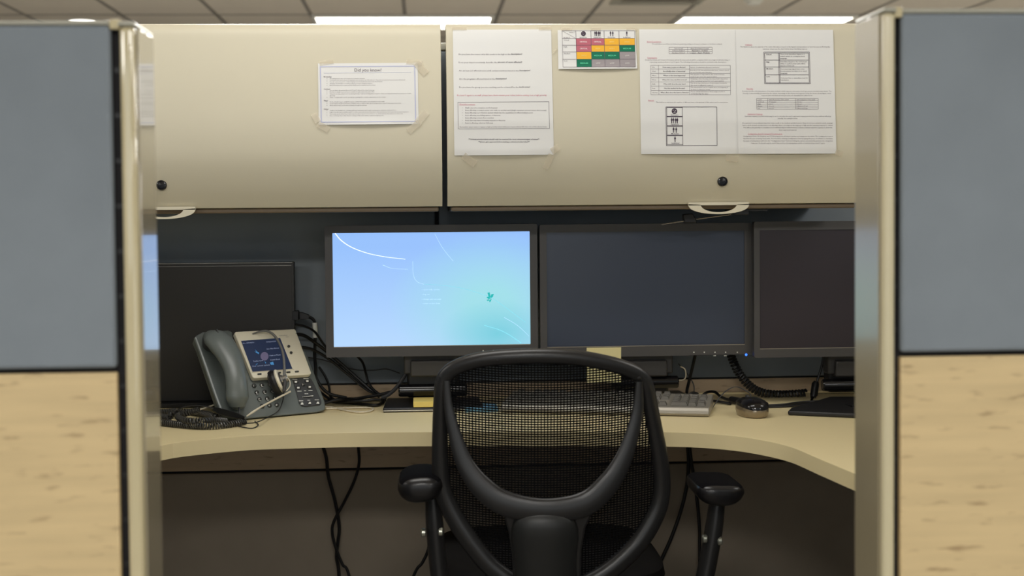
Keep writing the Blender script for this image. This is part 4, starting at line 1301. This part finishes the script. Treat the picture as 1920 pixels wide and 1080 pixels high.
# ================================================================== COILED CORDS AND ADAPTER AT LEFT
def coiled(name, label, pts, Rr, r, pitch, cat='cord', m=CABLE):
    return single(name, on_desk(coil(smooth(pts, 6), Rr, r, pitch)), m, label, cat)
zc_ = ZD + 0.0078
COILM = mat('coil_cord_rubber', (62, 61, 58), 0.3)
coiled('coiled_cord', 'long black coiled cord lying nearest the desk edge, left of the phone',
       [PZ(262, 790, zc_), PZ(300, 792, zc_), PZ(340, 796, zc_), PZ(380, 799, zc_), PZ(410, 798, zc_), PZ(440, 794, zc_), PZ(460, 790, zc_)], 0.0056, 0.0021, 0.006, m=COILM)
coiled('coiled_cord', 'black coiled cord looped on top of the pile left of the phone',
       [PZ(262, 782, zc_), PZ(292, 780, zc_ + 0.004), PZ(318, 783, zc_ + 0.008), P(322, 772, 3.13), P(330, 773, 3.1), P(336, 784, 3.09), PZ(352, 789, zc_ + 0.01), PZ(378, 789, zc_ + 0.01), PZ(400, 788, zc_ + 0.008), PZ(425, 790, zc_)], 0.0056, 0.0021, 0.006, m=COILM)
coiled('coiled_cord', 'short black coiled cord rising behind the pile left of the phone',
       [PZ(330, 778, zc_), P(345, 776, 3.16), P(360, 772, 3.15), P(375, 768, 3.14)], 0.0056, 0.0021, 0.006, m=COILM)
coiled('coiled_cord', 'black coiled cord at the back of the pile against the phone cradle',
       [PZ(268, 776, zc_ + 0.006), PZ(300, 773, zc_ + 0.004), PZ(345, 772, zc_), PZ(385, 776, zc_ + 0.002), PZ(408, 783, zc_ + 0.004)], 0.0056, 0.0021, 0.006, m=COILM)
single('cord_adapter', loft([[P(398, 769, 3.13), P(400, 763, 3.13), P(402, 764, 3.15), P(400, 771, 3.15)], [P(410, 777, 3.11), P(412, 765, 3.11), P(414, 765, 3.15), P(412, 778, 3.15)], [P(445, 785, 3.08), P(447, 775, 3.08), P(449, 775, 3.12), P(447, 786, 3.12)], [P(458, 785, 3.07), P(459, 781, 3.07), P(460, 781, 3.08), P(459, 786, 3.08)]]), BLACKP, 'flat black cord adapter leaning against the front of the phone', 'adapter', bevel=0.001)
cable('headset_cable', 'thin black cable arching from the coiled pile to the flat adapter', [P(326, 775, 3.13), P(335, 767, 3.13), P(350, 762, 3.13), P(370, 760.5, 3.13), P(390, 763, 3.13), P(402, 767, 3.13)], 0.0016)
cable('white_cable', 'white cable end coming out of the coiled pile at the left post', [P(250, 757, 3.1), P(270, 769, 3.1), P(285, 776, 3.1), PZ(296, 781, ZD + 0.012)], 0.0026, WCABLE)
cable('white_cable', 'white cable running behind the coiled cord to the phone cradle', [P(340, 777, 3.2), P(360, 772, 3.2), P(385, 765, 3.2), P(405, 758, 3.2)], 0.002, WCABLE)
cable('white_cable', 'white cable looping on the desk right of the phone', [PZ(606, 763, ZD + 0.01), PZ(622, 764, ZD + 0.003), PZ(650, 770, ZD + 0.003), PZ(675, 773, ZD + 0.003), PZ(696, 770, ZD + 0.003), PZ(697, 765, ZD + 0.003), PZ(670, 764.5, ZD + 0.003), PZ(612, 766.5, ZD + 0.003)], 0.0022, WCABLE)

# ================================================================== CABLES BEHIND
yq = 3.40
t = thing('power_cable', 'black power cable with a plug and white tag beside the left monitor', 'cable', P(590, 640, yq))
part('plug', loft([[p + V((0, dy, dz)) for dy, dz in ((-r_, -r_), (r_, -r_), (r_, r_), (-r_, r_))] for p, r_ in ((P(549, 591, 3.41), 0.011), (P(560, 591, 3.41), 0.0115), (P(562, 591.5, 3.41), 0.008), (P(566, 592, 3.41), 0.0085), (P(580, 594, 3.41), 0.005))]), BLACKP, t, bevel=0.001)
part('lead', tube(smooth([P(578, 594, 3.41), P(586, 598, 3.41), P(590, 606, 3.41), P(591, 633, 3.41), P(590, 665, 3.41), P(592, 690, yq), P(594, 712, yq), P(615, 737, yq), P(650, 746, 3.41)], 6), 0.0038, 8), CABLE, t)
part('tag', tube([P(590.3, 605, 3.41), P(591.3, 620, 3.41), P(591, 633, 3.41)], 0.0062, 10), WHITE, t, label='white wrapped tag')
CB = [('thick black cable drooping from the left monitor to the cable knot', [P(553, 627, 3.34), P(570, 629, 3.36), P(590, 642, 3.39), P(620, 665, 3.41), P(660, 700, 3.42), P(695, 731, 3.42), P(712, 744, 3.41)], 0.0042, CABLE),
      ('black cable beneath the thick one, from the phone to the cable knot', [P(555, 649, 3.36), P(585, 655, 3.38), P(615, 672, 3.4), P(650, 700, 3.41), P(690, 732, 3.41), P(720, 742, 3.4)], 0.0032, CABLE),
      ('black cable passing behind the lit monitor from the left monitor', [P(553, 608, 3.34), P(572, 612, 3.36), P(590, 622, 3.39), P(605, 643, 3.41), P(615, 655, 3.42)], 0.0028, CABLE),
      ('thin dark cable sagging along the wall under the lit monitor', [P(578, 670, 3.44), P(610, 676, 3.45), P(660, 692, 3.455), P(700, 694, 3.455), P(725, 692, 3.455), P(750, 700, 3.45)], 0.0014, CABLEG),
      ('black cable hanging in a curve below the left corner of lit monitor', [P(668, 666, 3.38), P(680, 680, 3.4), P(686, 700, 3.42), P(690, 715, 3.42), P(700, 730, 3.41), P(716, 742, 3.4)], 0.003, CABLE),
      ('grey cable bending down beside the stand of the lit monitor', [P(776, 664, 3.36), P(770, 685, 3.36), P(758, 706, 3.36), P(742, 728, 3.36), P(728, 740, 3.36), P(715, 746, 3.36)], 0.0046, CABLEG),
      ('black cable dropping to the desk just right of the phone', [P(598, 688, 3.42), P(610, 706, 3.42), P(617, 725, 3.42), P(619, 742, 3.42), P(628, 750, 3.42)], 0.0028, CABLE),
      ('black cable running flat along the desk from phone to monitor base', [PZ(604, 752, ZD + 0.006), PZ(640, 754, ZD + 0.004), PZ(680, 758, ZD + 0.004), PZ(705, 760, ZD + 0.004), PZ(718, 754, ZD + 0.004), P(722, 746, 3.36)], 0.004, CABLE),
      ('black cable knotted across the desk left of the monitor base', [P(603, 758, 3.33), P(635, 749, 3.35), P(665, 748, 3.38), P(690, 744, 3.37), P(712, 740, 3.37), P(733, 735, 3.37)], 0.0038, CABLE),
      ('tangled black cable lowest in the knot beside the phone', [P(600, 735, 3.42), P(622, 750, 3.4), P(648, 753, 3.36), P(676, 752, 3.34), P(700, 750, 3.34), P(716, 750, 3.33)], 0.0034, CABLE)]
for lb, pts, r, m in CB:
    cable('black_cable' if m is CABLE else 'grey_cable', lb, pts, r, m)
# right side cables
coiled('coiled_cord', 'thick black coiled cord curving down behind the mouse',
       [P(1370, 664, 3.38), P(1377, 683, 3.38), P(1388, 703, 3.38), P(1402, 720, 3.38), P(1420, 733, 3.38), P(1442, 739, 3.38), P(1470, 740, 3.38), P(1495, 738.5, 3.38), P(1512, 737, 3.38)], 0.0082, 0.0034, 0.0078)
t = thing('cable_connector', 'black cord with a moulded connector hanging at the right monitor', 'cable', P(1527, 730, 3.36))
part('lead', on_desk(tube(smooth([P(1545, 664, 3.36), P(1540, 690, 3.36), P(1533, 712, 3.36), P(1526, 740, 3.355), P(1522, 752, 3.33), PZ(1524, 760, ZD + 0.004)], 6), 0.0032, 8)), CABLE, t)
part('connector', on_desk(tube([P(1531, 715, 3.36), P(1529, 720, 3.36), P(1526, 740, 3.356), P(1524, 746, 3.35)], [0.006, 0.0095, 0.0095, 0.006], 10)), BLACKP, t)
t = thing('ferrite_cable', 'black cable with a fat ferrite bead lying behind the mouse', 'cable', PZ(1385, 750, ZD))
part('lead', on_desk(tube(smooth([P(1312, 746, 3.4), P(1325, 736, 3.4), P(1340, 735, 3.38), P(1352, 744, 3.35), PZ(1370, 751, ZD + 0.008), PZ(1398, 757, ZD + 0.007), PZ(1430, 761, ZD + 0.004), PZ(1470, 759, ZD + 0.004), PZ(1500, 755, ZD + 0.004), PZ(1545, 753, ZD + 0.004), PZ(1570, 757, ZD + 0.006)], 6), 0.0034, 8)), CABLE, t)
fr0, fr1 = PZ(1369, 749.5, ZD + 0.009), PZ(1397, 754.5, ZD + 0.009)
part('ferrite_bead', tube([fr0, fr0.lerp(fr1, 0.08), fr0.lerp(fr1, 0.92), fr1], [0.006, 0.0088, 0.0088, 0.006], 12), BLACKP, t)
cable('black_cable', 'black cable lying in front of the coiled cord toward the right base', [PZ(1437, 763, ZD + 0.003), PZ(1480, 761.5, ZD + 0.003), PZ(1515, 757.5, ZD + 0.003), PZ(1560, 757, ZD + 0.003), PZ(1600, 762, ZD + 0.013)], 0.003)
cable('black_cable', 'black cable along the wood band from the connector to the right', [P(1528, 740, 3.43), P(1560, 741, 3.43), P(1600, 740, 3.43), P(1640, 740, 3.43)], 0.0028)
cable('black_cable', 'thick black cable looping beside the stand behind the keyboard', [P(1304, 664, 3.4), P(1298, 690, 3.41), P(1292, 715, 3.42), P(1288, 738, 3.42), PZ(1300, 747, ZD + 0.005)], 0.0038)
cable('grey_cable', 'thin grey cable bowing out beside the stand of the middle monitor', [P(1272, 682, 3.43), P(1288, 700, 3.44), P(1300, 720, 3.44), P(1301, 736, 3.43), PZ(1296, 745, ZD + 0.003)], 0.0014, CABLEG)
cable('black_cable', 'black cable coiled on the desk just behind the keyboard corner', [P(1290, 745, 3.42), P(1297, 737, 3.42), P(1308, 739, 3.42), P(1312, 748, 3.42), PZ(1340, 752, ZD + 0.005), PZ(1370, 757, ZD + 0.004)], 0.0034)
# under the desk
cable('hanging_cable', 'black cable hanging under the desk, left strand of the twisted pair', [P(606, 838, 3.43), P(612, 860, 3.43), P(616, 895, 3.43), P(627, 935, 3.43), P(634, 970, 3.43), P(636, 995, 3.43), P(633, 1020, 3.43), P(631, 1045, 3.43), P(636, 1085, 3.43), P(640, 1250, 3.4)], 0.0042)
cable('hanging_cable', 'black cable hanging under the desk, right strand of the twisted pair', [P(672, 838, 3.42), P(673, 870, 3.42), P(663, 905, 3.42), P(645, 942, 3.42), P(626, 978, 3.42), P(623, 1000, 3.42), P(630, 1028, 3.42), P(642, 1058, 3.42), P(656, 1085, 3.42), P(690, 1250, 3.4)], 0.0036)
cable('hanging_cable', 'black cable hanging behind the right side of the chair back', [P(1290, 838, 3.43), P(1291, 870, 3.43), P(1288, 910, 3.43), P(1276, 960, 3.43), P(1258, 1010, 3.43), P(1240, 1050, 3.43), P(1225, 1085, 3.43), P(1190, 1250, 3.4)], 0.0046)
cable('hanging_cable', 'black cable falling behind the right armrest post of the chair', [P(1293, 838, 3.42), P(1297, 870, 3.42), P(1305, 920, 3.42), P(1311, 980, 3.42), P(1312, 1040, 3.42), P(1312, 1250, 3.4)], 0.0042)
cable('hanging_cable', 'black cable curving out below the left armrest of the chair', [P(806, 1000, 3.3), P(803, 1030, 3.3), P(792, 1055, 3.3), P(775, 1082, 3.3), P(740, 1200, 3.3)], 0.0036)

# ================================================================== CHAIR
xcC = P(1032, 850, 2.66).x
def ych(x, z):
    return 2.645 - 0.13 * (z - 0.72) + 0.75 * (x - xcC) ** 2 + 0.35 * max(0, z - 0.86) ** 1.0 * 0.3
def PC(px, py, off=0.0):
    Y = 2.65
    for _ in range(6):
        p = P(px, py, Y)
        Y = ych(p.x, p.z) + off
    return P(px, py, Y)
t = thing('office_chair', 'black mesh-back office chair with armrests pushed up to the desk', 'chair', (xcC, 2.85, 0))
outer = [(919, 1080), (875, 1031), (838, 974), (816, 921), (810.5, 868), (810, 803), (812, 750), (818, 711), (838, 684), (875, 667), (924, 658), (1005, 654), (1079, 657), (1136, 666.5), (1180, 679), (1209, 695), (1224, 718), (1234, 758), (1243.5, 807), (1252, 856), (1256, 905), (1250, 950), (1230, 994), (1201, 1035), (1152, 1080), (1095, 1112), (1035, 1122), (975, 1113)]
# inset toward the centre to get the frame's centre line
oc = [V((x, y, 0)) for x, y in outer]
n = len(oc)
ins = []
for i in range(n):
    tg = (oc[(i + 1) % n] - oc[i - 1]).normalized()
    nn = V((-tg.y, tg.x, 0))
    ctr = V((1030, 880, 0)) - oc[i]
    if nn.dot(ctr) < 0:
        nn = -nn
    ins.append(oc[i] + nn * (13.5 if oc[i].y < 720 else 15))
cl = smooth(ins, 6, closed=True)
clw = [PC(p.x, p.y) for p in cl]
rad = []
for p in cl:
    rad.append(0.0148 if p.y < 800 else 0.0148 + 0.0045 * min(1, (p.y - 800) / 200))
vback = V((0, -1, 0.05))
part('back_frame', tube(clw, rad, 14, closed=True, flat=0.8, up=vback), CHAIRP, t)
# small screws around the frame
for (x, y) in ((934, 675), (1079, 674), (828, 707), (1198, 708), (821, 830), (1233, 830), (837, 968), (1233, 972)):
    part('frame_screw', lathe([(0.0045, 0.004), (0.0045, -0.001), (0.003, -0.002), (0, -0.002)], PC(x, y, -0.0095), (0, 1, 0), 12), BLACKP, t)
# woven mesh: a lattice of strands with open holes
poly = [(p.x, p.z) for p in clw]
def inside(x, z):
    c = False
    j = len(poly) - 1
    for i in range(len(poly)):
        (xi, zi), (xj, zj) = poly[i], poly[j]
        if (zi > z) != (zj > z) and x < (xj - xi) * (z - zi) / (zj - zi) + xi:
            c = not c
        j = i
    return c
du, dv = 0.0061, 0.0047
xa, xb = min(p[0] for p in poly), max(p[0] for p in poly)
za, zb_ = min(p[1] for p in poly), max(p[1] for p in poly)
nu, nv = int((xb - xa) / du) + 1, int((zb_ - za) / dv) + 1
vid = {}
vs, fs = [], []
def mv(x, z):
    vs.append(V((x, ych(x, z), z)))
    return len(vs) - 1
def gv(i, j):
    if (i, j) not in vid:
        vid[(i, j)] = mv(xa + i * du, za + j * dv + 0.012 * ((xa + i * du - xcC) / 0.2) ** 2)
    return vid[(i, j)]
hx, hz = 0.31 * du / 2, 0.51 * dv / 2
for i in range(nu):
    for j in range(nv):
        x, z = xa + (i + .5) * du, za + (j + .5) * dv + 0.012 * ((xa + (i + .5) * du - xcC) / 0.2) ** 2
        if not inside(x, z):
            continue
        o = [gv(i, j), gv(i + 1, j), gv(i + 1, j + 1), gv(i, j + 1)]
        q = [mv(vs[o[0]].x + hx, vs[o[0]].z + hz), mv(vs[o[1]].x - hx, vs[o[1]].z + hz), mv(vs[o[2]].x - hx, vs[o[2]].z - hz), mv(vs[o[3]].x + hx, vs[o[3]].z - hz)]
        for k in range(4):
            fs.append((o[k], o[(k + 1) % 4], q[(k + 1) % 4], q[k]))
part('back_mesh', (vs, fs), MESHF, t, sm=False, solid=0.0012)
# wishbone support
wb = [(837, 714, 12), (841, 762, 17), (853, 815, 25), (871, 868, 34), (903, 913, 44), (948, 944, 48), (1021, 957, 46), (1096, 945, 48), (1141, 906, 44), (1168, 862, 34), (1185, 815, 27), (1196, 768, 22), (1199, 716, 13)]
offs = [-0.012, -0.016, -0.022, -0.028, -0.033, -0.036, -0.038, -0.036, -0.033, -0.028, -0.022, -0.016, -0.012]
wp = smooth([PC(x, y, o) for (x, y, _), o in zip(wb, offs)], 6)
wr = [r_ / 2 * 2.62 / FPX for _, _, r_ in wb]
part('wishbone_support', tube(wp, wr, 16, flat=0.34, up=vback), CHAIRP, t)
# spine plate
sp_ = [(926, 938), (945, 968), (954, 1000), (960, 1040), (962, 1080), (962, 1135), (1089, 1135), (1089, 1080), (1091, 1031), (1098, 990), (1112, 962), (1122, 944), (1085, 952), (1021, 958), (960, 950)]
part('spine_plate', prism([PC(x, y, -0.032) for x, y in sp_], V((0, 0.014, 0))), CHAIRP, t, bevel=0.004, seg=3)
# spine cover bulge
secs = []
NS = 22
for y, hw, dp in ((957, 14, 0.003), (959, 28, 0.008), (963, 41, 0.014), (970, 52, 0.02), (980, 59.5, 0.025), (993, 63, 0.028), (1010, 63.5, 0.029), (1030, 61, 0.029), (1050, 59, 0.029), (1075, 58, 0.029), (1105, 58, 0.029), (1140, 57, 0.028)):
    row = []
    for i in range(NS + 1):
        a = math.pi * i / NS
        xx = -math.cos(a)
        row.append(PC(1021 + (y - 957) * 0.012 + hw * xx, y, -0.03 - dp * (math.sin(a) ** 0.7)))
    row += [PC(1021 + hw, y, -0.026), PC(1021 - hw, y, -0.026)]
    secs.append(row)
part('spine_cover', loft(secs), CHAIRD, t)
# armrests
def arm(cx, cy, hw, hh, post, dip, bolts, tilt):
    Y0 = 2.665
    c = P(cx, cy, Y0)
    w_, h_ = hw * Y0 / FPX, hh * Y0 / FPX
    secs = []
    for dy, k in ((-0.022, 0.35), (-0.02, 0.6), (-0.013, 0.84), (-0.002, 0.97), (0.012, 1.0), (0.06, 1.0), (0.105, 0.98), (0.125, 0.9), (0.136, 0.7), (0.14, 0.4)):
        row = []
        for i in range(28):
            a = 2 * math.pi * i / 28
            ex = abs(math.cos(a)) ** 0.75 * (1 if math.cos(a) > 0 else -1)
            ez = abs(math.sin(a)) ** 0.8 * (1 if math.sin(a) > 0 else -1)
            x, z = w_ * ex * k, h_ * ez * k
            if ez > 0:
                z -= dip * h_ * (1 - ex * ex) * k
            else:
                x *= 1 - 0.18 * (-ez)
            row.append(V((c.x + x, Y0 + dy, c.z + z + x * tilt)))
        secs.append(row)
    a_ = part('armrest_pad', loft(secs), ARMP, t)
    a_.data.materials.append(ARMT)
    for f in a_.data.polygons:
        k_, i_ = divmod(f.index, 28)
        if 2 <= k_ < 9 and math.sin(2 * math.pi * (i_ + 0.5) / 28) > 0.42:
            f.material_index = 1
    pp = smooth([P(x, y, Y0 + 0.06) for x, y in post], 6)
    part('armrest_post', tube(pp, [0.0155, 0.0175, 0.0175, 0.018], 14, flat=1.3, up=V((0, 1, 0))), CHAIRP, t)
    for x, y in bolts:
        q = P(x, y, Y0 + 0.045)
        part('post_bolt', lathe([(0.0, -0.005), (0.0065, -0.005), (0.0085, -0.003), (0.0085, 0.003), (0.0065, 0.005), (0, 0.005)], q, (1, 0, 0), 16), STEEL, t)
arm(788, 916, 43, 27, [(812, 930), (815, 985), (824, 1080), (840, 1160)], 0.0, ((794, 998.5), (826, 997)), 0.05)
arm(1351, 924, 47, 26, [(1345, 940), (1337, 1000), (1322, 1080), (1300, 1160)], 0.28, ((1321, 1010), (1349, 1014)), -0.03)
# seat, mechanism and base
sz = 0.492
zx = xcC + 0.012
secs = []
for z, k in ((sz - 0.07, 0.9), (sz - 0.055, 0.97), (sz - 0.03, 1.0), (sz - 0.012, 0.985), (sz - 0.003, 0.94), (sz, 0.85)):
    secs.append([V((zx + 0.236 * k * (abs(math.cos(a)) ** 0.5) * (1 if math.cos(a) > 0 else -1), 2.935 + 0.235 * k * (abs(math.sin(a)) ** 0.5) * (1 if math.sin(a) > 0 else -1), z)) for a in [2 * math.pi * i / 40 for i in range(40)]])
part('seat_cushion', loft(secs), SEATF, t)
part('seat_pan', box(zx - 0.19, zx + 0.19, 2.75, 3.11, sz - 0.085, sz - 0.068), CHAIRP, t, bevel=0.006)
part('tilt_mechanism', box(zx - 0.08, zx + 0.08, 2.66, 3.0, sz - 0.14, sz - 0.085), CHAIRP, t, bevel=0.012, seg=3)
part('back_bracket', box(xcC - 0.05, xcC + 0.05, 2.64, 2.72, sz - 0.13, 0.52), CHAIRP, t, bevel=0.008)
for s_ in (-1, 1):
    part('armrest_bracket', box(min(zx + s_ * 0.1, zx + s_ * 0.25), max(zx + s_ * 0.1, zx + s_ * 0.25), 2.7, 2.76, sz - 0.11, sz - 0.085), CHAIRP, t, bevel=0.004)
part('gas_lift', lathe([(0.028, 0.1), (0.028, 0.24), (0.02, 0.24), (0.02, sz - 0.13)], (zx, 2.88, 0), (0, 0, 1), 20), CHAIRP, t)
for k in range(5):
    a = math.radians(90 + 72 * k)
    e = V((zx + 0.28 * math.cos(a), 2.88 + 0.28 * math.sin(a), 0))
    lg = part('base_leg', tube([V((zx, 2.88, 0.105)), V((zx, 2.88, 0.105)).lerp(e + V((0, 0, 0.075)), 0.5), e + V((0, 0, 0.072))], [0.03, 0.024, 0.018], 10), CHAIRP, t)
    part('caster', lathe([(0, -0.022), (0.024, -0.022), (0.027, -0.018), (0.027, 0.018), (0.024, 0.022), (0, 0.022)], e + V((0, 0, 0.027)), (math.sin(a), -math.cos(a), 0), 18), BLACKP, lg)

bpy.data.objects.remove(_to)
